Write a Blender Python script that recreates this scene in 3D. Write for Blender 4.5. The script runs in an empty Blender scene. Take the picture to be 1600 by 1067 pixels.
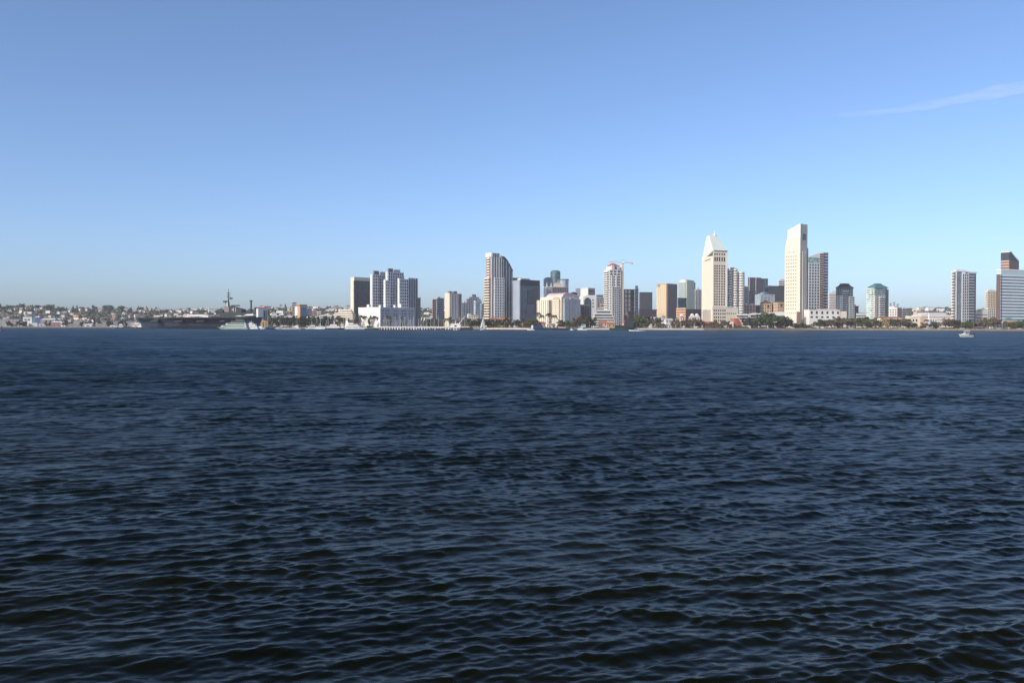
SKY_AIR, SKY_DUST, SKY_OZ, SKY_STR = 0.63, 1.5, 3.8, 0.15
SUN_E, EXPO, HAZE, TRAIL = 2.5, 0.46, 0.00005, 0.0007
WCOLS, NWAVE, WSLOPE, WRG = 1000, 110, 0.25, 0.52
WN1, WN2, WN3 = 0.9, 2.0, 1.2
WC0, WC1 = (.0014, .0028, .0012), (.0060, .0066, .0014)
DENOISE = True
WDEEP_SKY = (.008, .028, .050)
import bpy, math, random
import numpy as np
from mathutils import Vector, Matrix
R = math.radians
random.seed(7)
scene = bpy.context.scene
COL = scene.collection
# ------------------------------------------------------------------ camera model
F = 1444.4                    # focal length in photo pixels (photo 1600 x 1067)
CAMH = 3.2
HMID = 511.1                  # horizon row in the middle of the photo
SLOPE = 0.0020                # the horizon drops slightly to the right
def yh(px): return HMID + (px - 800) * SLOPE
def X(px, D): return (px - 800) / F * D
def Z(px, y, D): return CAMH + (yh(px) - y) / F * D
def Dw(px, y): return CAMH * F / max(.5, y - yh(px))     # depth of a point on the water

# ------------------------------------------------------------------ helpers
def tag(o, label=None, cat=None, group=None, kind=None):
    if label: o['label'] = label
    if cat: o['category'] = cat
    if group: o['group'] = group
    if kind: o['kind'] = kind
    return o
def empty(name, loc, label=None, cat=None, group=None, rz=0.0):
    o = bpy.data.objects.new(name, None); COL.objects.link(o)
    o.empty_display_size = 1
    o.location = loc; o.rotation_euler = (0, 0, rz)
    return tag(o, label, cat, group)
def copy_tree(o, parent=None):
    c = o.copy(); COL.objects.link(c)
    if parent: c.parent = parent
    for ch in list(o.children): copy_tree(ch, c)
    return c

_M = {}
def mat(name, col, rough=0.8, var=0.12, scale=0.15, metal=0.0, spec=0.4, streak=False):
    if name in _M: return _M[name]
    m = bpy.data.materials.new(name); m.use_nodes = True
    nt = m.node_tree; b = nt.nodes['Principled BSDF']
    b.inputs['Roughness'].default_value = rough
    b.inputs['Metallic'].default_value = metal
    b.inputs['Specular IOR Level'].default_value = spec
    tc = nt.nodes.new('ShaderNodeTexCoord')
    nz = nt.nodes.new('ShaderNodeTexNoise'); nz.inputs['Scale'].default_value = scale
    nz.inputs['Detail'].default_value = 5
    if streak:
        mp = nt.nodes.new('ShaderNodeMapping'); mp.inputs['Scale'].default_value = (1, 1, .15)
        nt.links.new(tc.outputs['Object'], mp.inputs[0]); nt.links.new(mp.outputs[0], nz.inputs['Vector'])
    else:
        nt.links.new(tc.outputs['Object'], nz.inputs['Vector'])
    mr = nt.nodes.new('ShaderNodeMapRange')
    mr.inputs['From Min'].default_value = .25; mr.inputs['From Max'].default_value = .75
    mr.inputs['To Min'].default_value = 1 - var; mr.inputs['To Max'].default_value = 1 + var
    nt.links.new(nz.outputs['Fac'], mr.inputs['Value'])
    mx = nt.nodes.new('ShaderNodeMix'); mx.data_type = 'RGBA'; mx.blend_type = 'MULTIPLY'
    mx.inputs[0].default_value = 1
    mx.inputs[6].default_value = (*col, 1)
    nt.links.new(mr.outputs[0], mx.inputs[7]); nt.links.new(mx.outputs[2], b.inputs['Base Color'])
    _M[name] = m
    return m
def glass(name, col, rough=0.12, pane=3.2):
    """window glass seen from far away: dark, glossy, with pane to pane differences"""
    if name in _M: return _M[name]
    m = bpy.data.materials.new(name); m.use_nodes = True
    nt = m.node_tree; b = nt.nodes['Principled BSDF']
    b.inputs['Roughness'].default_value = rough; b.inputs['IOR'].default_value = 1.6
    tc = nt.nodes.new('ShaderNodeTexCoord')
    mp = nt.nodes.new('ShaderNodeVectorMath'); mp.operation = 'SNAP'
    mp.inputs[1].default_value = (pane, pane, pane)
    nt.links.new(tc.outputs['Object'], mp.inputs[0])
    wn = nt.nodes.new('ShaderNodeTexWhiteNoise'); nt.links.new(mp.outputs[0], wn.inputs['Vector'])
    mr = nt.nodes.new('ShaderNodeMapRange'); mr.inputs['To Min'].default_value = .55; mr.inputs['To Max'].default_value = 1.5
    nt.links.new(wn.outputs['Value'], mr.inputs['Value'])
    mx = nt.nodes.new('ShaderNodeMix'); mx.data_type = 'RGBA'; mx.blend_type = 'MULTIPLY'; mx.inputs[0].default_value = 1
    mx.inputs[6].default_value = (*col, 1)
    nt.links.new(mr.outputs[0], mx.inputs[7]); nt.links.new(mx.outputs[2], b.inputs['Base Color'])
    _M[name] = m
    return m

class MB:
    """collects shapes; build() links them as ONE mesh object"""
    def __init__(s): s.v = []; s.f = []; s.m = []
    def add(s, vs, fs, m=0):
        o = len(s.v); s.v += [tuple(p) for p in vs]
        for f in fs: s.f.append(tuple(i + o for i in f)); s.m.append(m)
        return s
    def box(s, x0, x1, y0, y1, z0, z1, m=0):
        return s.add([(x0,y0,z0),(x1,y0,z0),(x1,y1,z0),(x0,y1,z0),(x0,y0,z1),(x1,y0,z1),(x1,y1,z1),(x0,y1,z1)],
                     [(0,3,2,1),(4,5,6,7),(0,1,5,4),(1,2,6,5),(2,3,7,6),(3,0,4,7)], m)
    def prism(s, poly, z0, z1, m=0, top=None):
        """vertical prism over a counter-clockwise polygon; z1 may be a function of (x, y)"""
        n = len(poly); zt = z1 if callable(z1) else (lambda x, y: z1)
        vs = [(x, y, z0) for x, y in poly] + [(x, y, zt(x, y)) for x, y in poly]
        o = len(s.v); s.v += vs
        for i in range(n):
            j = (i + 1) % n; s.f.append((o+i, o+j, o+n+j, o+n+i)); s.m.append(m)
        s.f.append(tuple(o + n + i for i in range(n))); s.m.append(m if top is None else top)
        s.f.append(tuple(o + i for i in reversed(range(n)))); s.m.append(m)
        return s
    def frustum(s, a, z0, b, z1, m=0):
        """a, b: polygons with the same number of corners"""
        n = len(a); vs = [(x, y, z0) for x, y in a] + [(x, y, z1) for x, y in b]
        fs = [(i, (i+1) % n, n + (i+1) % n, n + i) for i in range(n)] + [tuple(range(n, 2*n)), tuple(reversed(range(n)))]
        return s.add(vs, fs, m)
    def cyl(s, x, y, z0, z1, r0, r1=None, n=12, m=0):
        r1 = r0 if r1 is None else r1
        c = [(math.cos(2*math.pi*i/n), math.sin(2*math.pi*i/n)) for i in range(n)]
        return s.frustum([(x+r0*a, y+r0*b) for a, b in c], z0, [(x+r1*a, y+r1*b) for a, b in c], z1, m)
    def bar(s, p, q, r, m=0, r1=None, n=5):
        p = Vector(p); q = Vector(q); d = (q - p).normalized(); r1 = r if r1 is None else r1
        u = d.orthogonal().normalized(); w = d.cross(u)
        vs = [p + (u*math.cos(2*math.pi*i/n) + w*math.sin(2*math.pi*i/n))*r for i in range(n)]
        vs += [q + (u*math.cos(2*math.pi*i/n) + w*math.sin(2*math.pi*i/n))*r1 for i in range(n)]
        fs = [(i, (i+1) % n, n + (i+1) % n, n + i) for i in range(n)] + [tuple(range(n, 2*n)), tuple(reversed(range(n)))]
        return s.add(vs, fs, m)
    def gable(s, x0, x1, y0, y1, z0, z1, m=0, ov=.4, hip=0.0):
        x0 -= ov; x1 += ov; y0 -= ov; y1 += ov
        if x1 - x0 >= y1 - y0:
            c = (y0 + y1) / 2; h = hip * (y1 - y0) / 2
            vs = [(x0,y0,z0),(x1,y0,z0),(x1,y1,z0),(x0,y1,z0),(x0+h,c,z1),(x1-h,c,z1)]
            fs = [(0,1,5,4),(1,2,5),(2,3,4,5),(3,0,4),(0,3,2,1)]
        else:
            c = (x0 + x1) / 2; h = hip * (x1 - x0) / 2
            vs = [(x0,y0,z0),(x1,y0,z0),(x1,y1,z0),(x0,y1,z0),(c,y0+h,z1),(c,y1-h,z1)]
            fs = [(1,2,5,4),(2,3,5),(3,0,4,5),(0,1,4),(0,3,2,1)]
        return s.add(vs, fs, m)
    def pyramid(s, x0, x1, y0, y1, z0, z1, m=0):
        c = ((x0+x1)/2, (y0+y1)/2, z1)
        return s.add([(x0,y0,z0),(x1,y0,z0),(x1,y1,z0),(x0,y1,z0),c], [(0,1,4),(1,2,4),(2,3,4),(3,0,4),(0,3,2,1)], m)
    def dome(s, x, y, z, rx, ry, rz, m=0, n=14, k=5):
        vs = []; fs = []
        for j in range(k):
            a = math.pi/2*j/k
            for i in range(n):
                t = 2*math.pi*i/n; vs.append((x+rx*math.cos(a)*math.cos(t), y+ry*math.cos(a)*math.sin(t), z+rz*math.sin(a)))
        vs.append((x, y, z+rz))
        for j in range(k-1):
            for i in range(n): fs.append((j*n+i, j*n+(i+1)%n, (j+1)*n+(i+1)%n, (j+1)*n+i))
        for i in range(n): fs.append(((k-1)*n+i, (k-1)*n+(i+1)%n, k*n))
        fs.append(tuple(reversed(range(n))))
        return s.add(vs, fs, m)
    def vault(s, x0, x1, y0, y1, z0, rise, m=0, n=10):
        """barrel vault, axis along y"""
        vs = []; fs = []; c = (x0+x1)/2; h = (x1-x0)/2
        for y in (y0, y1):
            for i in range(n+1):
                a = math.pi*i/n; vs.append((c - h*math.cos(a), y, z0 + rise*math.sin(a)))
        for i in range(n): fs.append((i, i+1, n+2+i, n+1+i))
        fs.append(tuple(reversed(range(n+1)))); fs.append(tuple(range(n+1, 2*n+2)))
        return s.add(vs, fs, m)
    def mesh(s, name, mats, smooth=False):
        me = bpy.data.meshes.new(name); me.from_pydata(s.v, [], s.f)
        for m in mats: me.materials.append(m)
        me.polygons.foreach_set('material_index', s.m)
        if smooth: me.polygons.foreach_set('use_smooth', [True]*len(s.f))
        me.update(); return me
    def build(s, name, mats, parent=None, smooth=False, loc=(0,0,0)):
        if not isinstance(mats, (list, tuple)): mats = [mats]
        o = bpy.data.objects.new(name, s.mesh(name, mats, smooth)); COL.objects.link(o)
        o.parent = parent; o.location = loc
        return o

# ------------------------------------------------------------------ camera, sky, sun
cam = bpy.data.objects.new('camera', bpy.data.cameras.new('camera')); COL.objects.link(cam)
cam.data.sensor_width = 36; cam.data.lens = 36 * F / 1600
cam.data.clip_start = .1; cam.data.clip_end = 80000
pitch = math.atan((533.5 - HMID) / F)
cam.matrix_world = Matrix.Translation((0, 0, CAMH)) @ Matrix.Rotation(R(90) - pitch, 4, 'X') @ Matrix.Rotation(math.atan(SLOPE), 4, 'Z')
scene.camera = cam
SUN_AZ = R(-131)      # measured from the view axis (+Y) towards +X: behind the camera, on the left
SUN_EL = R(27)
w = bpy.data.worlds.new('World'); scene.world = w; w.use_nodes = True
nt = w.node_tree; bg = nt.nodes['Background']
sky = nt.nodes.new('ShaderNodeTexSky'); sky.sky_type = 'NISHITA'; sky.sun_disc = False
sky.sun_elevation = SUN_EL; sky.sun_rotation = SUN_AZ
sky.altitude = 0; sky.air_density = SKY_AIR; sky.dust_density = SKY_DUST; sky.ozone_density = SKY_OZ
nt.links.new(sky.outputs[0], bg.inputs['Color']); bg.inputs['Strength'].default_value = SKY_STR
sun = bpy.data.objects.new('sun', bpy.data.lights.new('sun', 'SUN')); COL.objects.link(sun)
sun.data.energy = SUN_E; sun.data.angle = R(.5); sun.data.color = (1, .87, .69)
sd = Vector((math.sin(SUN_AZ)*math.cos(SUN_EL), math.cos(SUN_AZ)*math.cos(SUN_EL), math.sin(SUN_EL)))
sun.rotation_euler = sd.to_track_quat('Z', 'Y').to_euler(); sun.location = (0, 0, 400)
vs_ = scene.view_settings; scene.display_settings.display_device = 'sRGB'
vs_.view_transform = 'Standard'; vs_.look = 'None'; vs_.gamma = 1; vs_.use_curve_mapping = False
vs_.exposure = EXPO
scene.cycles.use_denoising = DENOISE; scene.cycles.denoising_prefilter = 'NONE'
scene.cycles.use_adaptive_sampling = False; scene.cycles.sample_clamp_indirect = .8; scene.cycles.sample_clamp_direct = 6; scene.cycles.max_bounces = 5; scene.cycles.volume_bounces = 0; scene.cycles.transparent_max_bounces = 16

# ------------------------------------------------------------------ haze
hz = MB().box(-4700, 4700, -4700, 4700, -4.0, 190).build('haze', [])
hm = bpy.data.materials.new('haze'); hm.use_nodes = True
hn = hm.node_tree; hn.nodes.remove(hn.nodes['Principled BSDF'])
pv = hn.nodes.new('ShaderNodeVolumePrincipled'); pv.inputs['Density'].default_value = HAZE
pv.inputs['Color'].default_value = (.92, .95, 1, 1); pv.inputs['Anisotropy'].default_value = -0.3
hn.links.new(pv.outputs[0], hn.nodes['Material Output'].inputs['Volume'])
hz.data.materials.append(hm); tag(hz, kind='stuff')

# ------------------------------------------------------------------ contrail high over the right side
def contrail():
    D = 16000; mb = MB(); n = 40; k = 10; vs = []; fs = []; rr = random.Random(3)
    for i in range(n+1):
        t = i / n
        px = 1308 + t*430; py = 181 - 42*t - 40*t**1.5 + 2*math.sin(t*7)
        r = (3.4 + 11*t) * (1 + .12*math.sin(t*23) + .06*math.sin(t*51+1)) * D / F
        c = Vector((X(px, D), D + 900*t, Z(px, py, D)))
        for j in range(k):
            a = 2*math.pi*j/k; vs.append((c.x, c.y + 1.6*r*math.cos(a), c.z + r*math.sin(a)))
    for i in range(n):
        for j in range(k): fs.append((i*k+j, i*k+(j+1)%k, (i+1)*k+(j+1)%k, (i+1)*k+j))
    fs += [tuple(reversed(range(k))), tuple(range(n*k, n*k+k))]
    o = mb.add(vs, fs).build('contrail', [], smooth=True)
    m = bpy.data.materials.new('thin_cloud'); m.use_nodes = True; q = m.node_tree
    q.nodes.remove(q.nodes['Principled BSDF'])
    p = q.nodes.new('ShaderNodeVolumePrincipled'); p.inputs['Anisotropy'].default_value = -.5; p.inputs['Color'].default_value = (1, 1, 1, 1)
    tc = q.nodes.new('ShaderNodeTexCoord'); mp = q.nodes.new('ShaderNodeMapping'); mp.inputs['Scale'].default_value = (.0009, .002, .006)
    mp.inputs['Rotation'].default_value = (0, R(9), 0)
    nz = q.nodes.new('ShaderNodeTexNoise'); nz.inputs['Scale'].default_value = 1.6; nz.inputs['Detail'].default_value = 6
    mr = q.nodes.new('ShaderNodeMapRange'); mr.inputs['From Min'].default_value = .28; mr.inputs['From Max'].default_value = .75
    mr.inputs['To Max'].default_value = TRAIL
    q.links.new(tc.outputs['Object'], mp.inputs[0]); q.links.new(mp.outputs[0], nz.inputs['Vector'])
    q.links.new(nz.outputs['Fac'], mr.inputs['Value']); q.links.new(mr.outputs[0], p.inputs['Density'])
    q.links.new(p.outputs[0], q.nodes['Material Output'].inputs['Volume'])
    o.data.materials.append(m)
    tag(o, 'thin white streak of cloud high in the blue sky', 'cloud')
contrail()

# ------------------------------------------------------------------ water
def water():
    rng = np.random.default_rng(11)
    r = [1.5]
    while r[-1] < 2600: r.append(r[-1] + max(.015, .024*(r[-1]/8)**.86))
    r += [3200, 4400]
    r = np.array(r, np.float32)
    fine = np.linspace(-R(33), R(33), WCOLS)
    coarse = np.arange(R(33)+R(1.5), 2*math.pi - R(33) - R(.7), R(1.5))
    th = np.concatenate([fine, coarse]).astype(np.float32)
    nth = len(th); dth = np.concatenate([np.full(WCOLS, fine[1]-fine[0]), np.full(len(coarse), R(1.5))]).astype(np.float32)
    dr = np.gradient(r).astype(np.float32)
    RR, TT = np.meshgrid(r, th, indexing='ij')
    x0 = RR*np.sin(TT); y0 = RR*np.cos(TT)
    sp = np.maximum(dr[:, None]*np.abs(np.cos(TT)) , RR*dth[None, :]*.6)
    N = NWAVE
    lam = np.exp(np.linspace(math.log(.065), math.log(1.0), N) + rng.normal(0, .03, N))
    lam = np.concatenate([lam, np.exp(rng.uniform(math.log(.9), math.log(3.6), 22))]); n2 = len(lam)
    main = rng.random(n2) < .74
    ang = np.where(main, R(111) + rng.normal(0, R(12), n2), R(72) + rng.normal(0, R(20), n2))
    ang = np.where(lam < .3, ang + rng.normal(0, R(14), n2), ang); ang[-8:] = R(112) + rng.normal(0, R(7), 8)
    k = 2*math.pi/lam
    s = WSLOPE * np.where(lam < .13, .8, np.where(lam < .55, 1.0, np.where(lam < .9, .75, .62)))
    s *= rng.uniform(.7, 1.3, n2); s = s / math.sqrt(N)*1.414
    amp = s / k; ph = rng.uniform(0, 2*math.pi, n2)
    z = np.zeros_like(x0); dx = np.zeros_like(x0); dy = np.zeros_like(x0); lost = np.zeros_like(x0)
    # slow gusts: patches where the chop is stronger or weaker
    def patches(n, l0, l1, seed):
        q = np.random.default_rng(seed); g = np.zeros_like(x0)
        for _ in range(n):
            l = math.exp(q.uniform(math.log(l0), math.log(l1))); a = q.uniform(0, 6.28); kk = 6.283/l
            wx = q.uniform(.4, 1) ; p = (x0*np.float32(kk*math.cos(a)*wx) + y0*np.float32(kk*math.sin(a)) + np.float32(q.uniform(0, 6.28)))
            g += np.sin(p + np.float32(.9)*np.sin(p*np.float32(.37) + x0*np.float32(.3*kk)))
        return g/math.sqrt(n/2)
    gust = np.clip(1 + .16*patches(10, 5, 60, 3), .5, 1.5)
    fetch = np.clip((np.hypot(x0, y0) - 10)/60, 0, 1); fetch = .5 + 1.0*fetch*fetch*(3 - 2*fetch)
    fine_gust = np.clip(1 + .17*patches(14, .9, 7, 4), .4, 1.6)
    for i in range(n2):
        kx = k[i]*math.cos(ang[i]); ky = k[i]*math.sin(ang[i])
        wgt = np.clip((lam[i]/sp - 1.7)/1.7, 0, 1).astype(np.float32)
        a = np.float32(amp[i])*wgt*(gust*fine_gust if lam[i] < .42 else gust*fetch if lam[i] > .85 else gust)
        p = (x0*np.float32(kx) + y0*np.float32(ky) + np.float32(ph[i])).astype(np.float32)
        c = np.cos(p); z += a*c
        q = a*np.sin(p)*np.float32(.82 if lam[i] > .2 else .5); dx -= q*np.float32(kx/k[i]); dy -= q*np.float32(ky/k[i])
        lost += (np.float32(s[i]**2/2))*(1 - wgt*wgt)
    v = np.stack([x0+dx, y0+dy, z], -1).reshape(-1, 3).astype(np.float32)
    nr = len(r)
    i = np.arange(nr-1)[:, None]; j = np.arange(nth)[None, :]; j2 = (j+1) % nth
    q = np.stack([i*nth+j, (i+1)*nth+j, (i+1)*nth+j2, i*nth+j2], -1).reshape(-1, 4)[:, ::-1]
    me = bpy.data.meshes.new('bay_water')
    me.vertices.add(len(v)); me.vertices.foreach_set('co', v.ravel())
    me.loops.add(q.size); me.loops.foreach_set('vertex_index', q.ravel().astype(np.int32))
    me.polygons.add(len(q)); me.polygons.foreach_set('loop_start', np.arange(0, q.size, 4, dtype=np.int32))
    me.polygons.foreach_set('use_smooth', np.ones(len(q), bool))
    me.update(calc_edges=True)
    at = me.attributes.new('chop', 'FLOAT', 'POINT'); at.data.foreach_set('value', np.sqrt(lost).ravel().astype(np.float32))
    o = bpy.data.objects.new('bay_water', me); COL.objects.link(o); tag(o, kind='structure')
    m = bpy.data.materials.new('sea_water'); m.use_nodes = True; n = m.node_tree; L = n.links
    b = n.nodes['Principled BSDF']; b.inputs['IOR'].default_value = 1.135
    tc = n.nodes.new('ShaderNodeTexCoord'); at = n.nodes.new('ShaderNodeAttribute'); at.attribute_name = 'chop'
    # body colour of the water: green-brown shallows, teal further out
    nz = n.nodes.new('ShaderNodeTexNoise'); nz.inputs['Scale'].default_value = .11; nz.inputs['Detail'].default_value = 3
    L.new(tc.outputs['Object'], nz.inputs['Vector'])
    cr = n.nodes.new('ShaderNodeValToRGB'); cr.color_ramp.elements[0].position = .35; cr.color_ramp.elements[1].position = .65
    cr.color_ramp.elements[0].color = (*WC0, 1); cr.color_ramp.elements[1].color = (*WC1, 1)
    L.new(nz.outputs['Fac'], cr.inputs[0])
    # the bottom drops away from the shore: bluer further out, partly standing in for sky reflection
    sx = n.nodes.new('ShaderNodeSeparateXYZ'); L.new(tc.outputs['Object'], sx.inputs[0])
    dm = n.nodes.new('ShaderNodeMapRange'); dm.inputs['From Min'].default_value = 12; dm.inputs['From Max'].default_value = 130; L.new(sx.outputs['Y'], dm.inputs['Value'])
    dx_ = n.nodes.new('ShaderNodeMix'); dx_.data_type = 'RGBA'; L.new(dm.outputs[0], dx_.inputs[0]); L.new(cr.outputs[0], dx_.inputs[6]); dx_.inputs[7].default_value = (*WDEEP_SKY, 1)
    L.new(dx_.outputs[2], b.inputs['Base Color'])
    # roughness: the slopes too small to be modelled
    ma = n.nodes.new('ShaderNodeMath'); ma.operation = 'MULTIPLY_ADD'; ma.inputs[1].default_value = 1.414*WRG; ma.inputs[2].default_value = .0015
    L.new(at.outputs['Fac'], ma.inputs[0])
    gp = n.nodes.new('ShaderNodeMapping'); gp.inputs['Scale'].default_value = (.03, .05, .05); L.new(tc.outputs['Object'], gp.inputs[0])
    gn = n.nodes.new('ShaderNodeTexNoise'); gn.inputs['Scale'].default_value = 1; gn.inputs['Detail'].default_value = 5; gn.inputs['Roughness'].default_value = .65; L.new(gp.outputs[0], gn.inputs['Vector'])
    gr = n.nodes.new('ShaderNodeMapRange'); gr.inputs['From Min'].default_value = .3; gr.inputs['From Max'].default_value = .7; gr.inputs['To Min'].default_value = .6; gr.inputs['To Max'].default_value = 1.4; L.new(gn.outputs['Fac'], gr.inputs['Value'])
    gm = n.nodes.new('ShaderNodeMath'); gm.operation = 'MULTIPLY'; L.new(ma.outputs[0], gm.inputs[0]); L.new(gr.outputs[0], gm.inputs[1])
    sq = n.nodes.new('ShaderNodeMath'); sq.operation = 'SQRT'; L.new(gm.outputs[0], sq.inputs[0]); L.new(sq.outputs[0], b.inputs['Roughness'])
    # small ripples and cat's-paws as slopes
    geo = n.nodes.new('ShaderNodeNewGeometry')
    acc = geo.outputs['Normal']
    for sc, gain, base in ((8.0, WN1, .08), (.55, WN2, .0), (.09, WN3, .0)):
        mp = n.nodes.new('ShaderNodeMapping'); mp.inputs['Scale'].default_value = (sc*.55, sc, sc); mp.inputs['Rotation'].default_value = (0, 0, R(-18))
        L.new(tc.outputs['Object'], mp.inputs[0])
        t = n.nodes.new('ShaderNodeTexNoise'); t.inputs['Scale'].default_value = 1; t.inputs['Detail'].default_value = 3
        L.new(mp.outputs[0], t.inputs['Vector'])
        sb = n.nodes.new('ShaderNodeVectorMath'); sb.operation = 'SUBTRACT'; sb.inputs[1].default_value = (.5, .5, .5); L.new(t.outputs['Color'], sb.inputs[0])
        fl = n.nodes.new('ShaderNodeVectorMath'); fl.operation = 'MULTIPLY'; fl.inputs[1].default_value = (1, 1, 0); L.new(sb.outputs[0], fl.inputs[0])
        g = n.nodes.new('ShaderNodeMath'); g.operation = 'MULTIPLY_ADD'; g.inputs[1].default_value = gain; g.inputs[2].default_value = base; L.new(at.outputs['Fac'], g.inputs[0])
        s2 = n.nodes.new('ShaderNodeVectorMath'); s2.operation = 'SCALE'; L.new(fl.outputs[0], s2.inputs[0]); L.new(g.outputs[0], s2.inputs['Scale'])
        ad = n.nodes.new('ShaderNodeVectorMath'); ad.operation = 'ADD'; L.new(acc, ad.inputs[0]); L.new(s2.outputs[0], ad.inputs[1]); acc = ad.outputs[0]
    nm = n.nodes.new('ShaderNodeVectorMath'); nm.operation = 'NORMALIZE'; L.new(acc, nm.inputs[0]); L.new(nm.outputs[0], b.inputs['Normal'])
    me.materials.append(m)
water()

# ------------------------------------------------------------------ land
SH_PX = [-500, 0, 200, 340, 430, 520, 740, 830, 1260, 1420, 1600, 2100]
SH_D  = [2500, 2150, 2000, 1700, 1520, 1420, 1310, 1235, 1235, 1160, 1020, 900]
def shore(px): return float(np.interp(px, SH_PX, SH_D))
RID_PX = [-500, 0, 60, 130, 260, 330, 400, 440, 520, 600, 700, 900, 1300, 1420, 1480, 1540, 1600, 2100]
RID_Y  = [482, 482, 481.5, 484.5, 486, 486, 485, 484, 483.5, 485, 484, 489, 489, 488, 486, 486, 488, 488]
def land_z(px, D):
    s = shore(px); base = 1.9
    t0 = s + 260; t1 = 3300 if px < 1350 else 3600
    top = Z(px, float(np.interp(px, RID_PX, RID_Y)), t1)
    t = min(1, max(0, (D - t0)/(t1 - t0)))
    bump = math.sin(px*.045)*2.2 + math.sin(px*.11 + D*.004)*1.4
    return base + (top - base)*(t*t*(3-2*t)) + bump*t*min(1, t*3)
def ground():
    vs = []; fs = []; pxs = list(range(-700, 2301, 15)); rows = [-1, 0, 6, 130, 260] + list(range(400, 2400, 130)) + [3000]
    for px in pxs:
        s = shore(px)
        for k in rows:
            D = s + max(k, 0)
            if D > 4200: D = 4200 + (k*.01)
            z = -3 if k < 0 else land_z(px, D)
            if k < 0: D = s + 1.2
            elif k == 0: D = s + 1.2
            vs.append((X(px, D), D, z))
    n = len(rows)
    for i in range(len(pxs)-1):
        for j in range(n-1): fs.append((i*n+j, (i+1)*n+j, (i+1)*n+j+1, i*n+j+1))
    o = MB().add(vs, fs).build('ground', mat('dry_ground', (.16, .15, .10), .95, .35, .01), smooth=True); tag(o, kind='structure')
ground()
# ------------------------------------------------------------------ palette
WHITE = mat('white_paint', (.76, .75, .72), .7, .06, .05, streak=True)
CREAM = mat('cream_stone', (.74, .66, .52), .8, .07, .05, streak=True)
IVORY = mat('ivory_stone', (.74, .66, .54), .8, .06, .05, streak=True)
TAN = mat('tan_stone', (.56, .42, .25), .8, .08, .05, streak=True)
PINKST = mat('pink_stone', (.55, .38, .32), .8, .08, .05, streak=True)
PALE = mat('pale_concrete', (.66, .67, .69), .85, .08, .05, streak=True)
CONC = mat('concrete', (.52, .53, .57), .85, .12, .06, streak=True)
DCONC = mat('dark_concrete', (.16, .16, .18), .85, .12, .06, streak=True)
MAROON = mat('maroon_granite', (.16, .105, .10), .6, .1, .05)
BRICK = mat('red_brick', (.30, .12, .09), .9, .15, .2)
TERRA = mat('terracotta_tile', (.42, .15, .08), .85, .2, .4)
REDROOF = mat('red_roof_paint', (.45, .09, .06), .7, .15, .3)
BROWNR = mat('brown_tile', (.16, .10, .07), .9, .2, .3)
COPPER = mat('pale_green_copper', (.72, .79, .73), .55, .07, .05, streak=True)
TEALR = mat('teal_roof_metal', (.065, .22, .225), .5, .12, .1)
NAVYM = mat('dark_navy_metal', (.03, .04, .06), .5, .15, .1)
GREYROOF = mat('grey_roofing', (.22, .22, .22), .9, .2, .2)
ORANGE = mat('orange_paint', (.62, .30, .05), .6, .1, .3)
YELLOW = mat('yellow_paint', (.60, .42, .10), .6, .1, .3)
PURPLE = mat('mauve_stone_and_shade', (.24, .19, .215), .8, .1, .05, streak=True)
G_NAVY = glass('navy_glass', (.03, .045, .08))
G_BLUE = glass('blue_glass', (.05, .085, .13))
G_LBLUE = glass('light_blue_glass', (.20, .29, .36))
G_GREY = glass('grey_glass', (.07, .078, .09))
G_TEAL = glass('teal_glass', (.05, .11, .14))
G_LTEAL = glass('pale_teal_glass', (.28, .46, .45))
G_DARK = glass('dark_window_glass', (.02, .02, .024), .2)
G_BRN = glass('bronze_glass', (.05, .033, .03))

def facade(mb, x0, x1, y0, y1, z0, z1, fh=3.4, band=.35, bay=0, pier=.3, dep=.35, sides='flrb', wall=1, gl=0, core=True, cap=.0):
    """a glazed block with floor bands and piers standing proud of the glass on the named sides"""
    if core: mb.box(x0, x1, y0, y1, z0, z1, gl)
    H = z1 - z0; n = max(1, round(H / fh)); f = H / n
    def strip(side, a, b, za, zb, d):
        e = .05
        if side == 'f': mb.box(x0+a, x0+b, y0-d, y0+e, za, zb, wall)
        if side == 'r': mb.box(x1-e, x1+d, y0+a, y0+b, za, zb, wall)
        if side == 'b': mb.box(x0+a, x0+b, y1-e, y1+d, za, zb, wall)
        if side == 'l': mb.box(x0-d, x0+e, y0+a, y0+b, za, zb, wall)
    for sd in sides:
        L = (x1 - x0) if sd in 'fb' else (y1 - y0)
        if band:
            for i in range(n):
                za = z0 + f*(i + 1 - band); zb = z0 + f*(i+1) + (.02 if i == n-1 else 0)
                strip(sd, -dep if sd in 'fb' else 0.06, L + (dep if sd in 'fb' else -.06), za, zb, dep)
        if bay:
            k = max(1, round(L / bay)); bw = L / k
            for i in range(k + 1):
                c = i*bw; a = max(0.07, c - bw*pier/2); b = min(L - .07, c + bw*pier/2)
                strip(sd, a, b, z0 + .03, z1 + cap - .03, dep + .06)
    return mb

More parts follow.
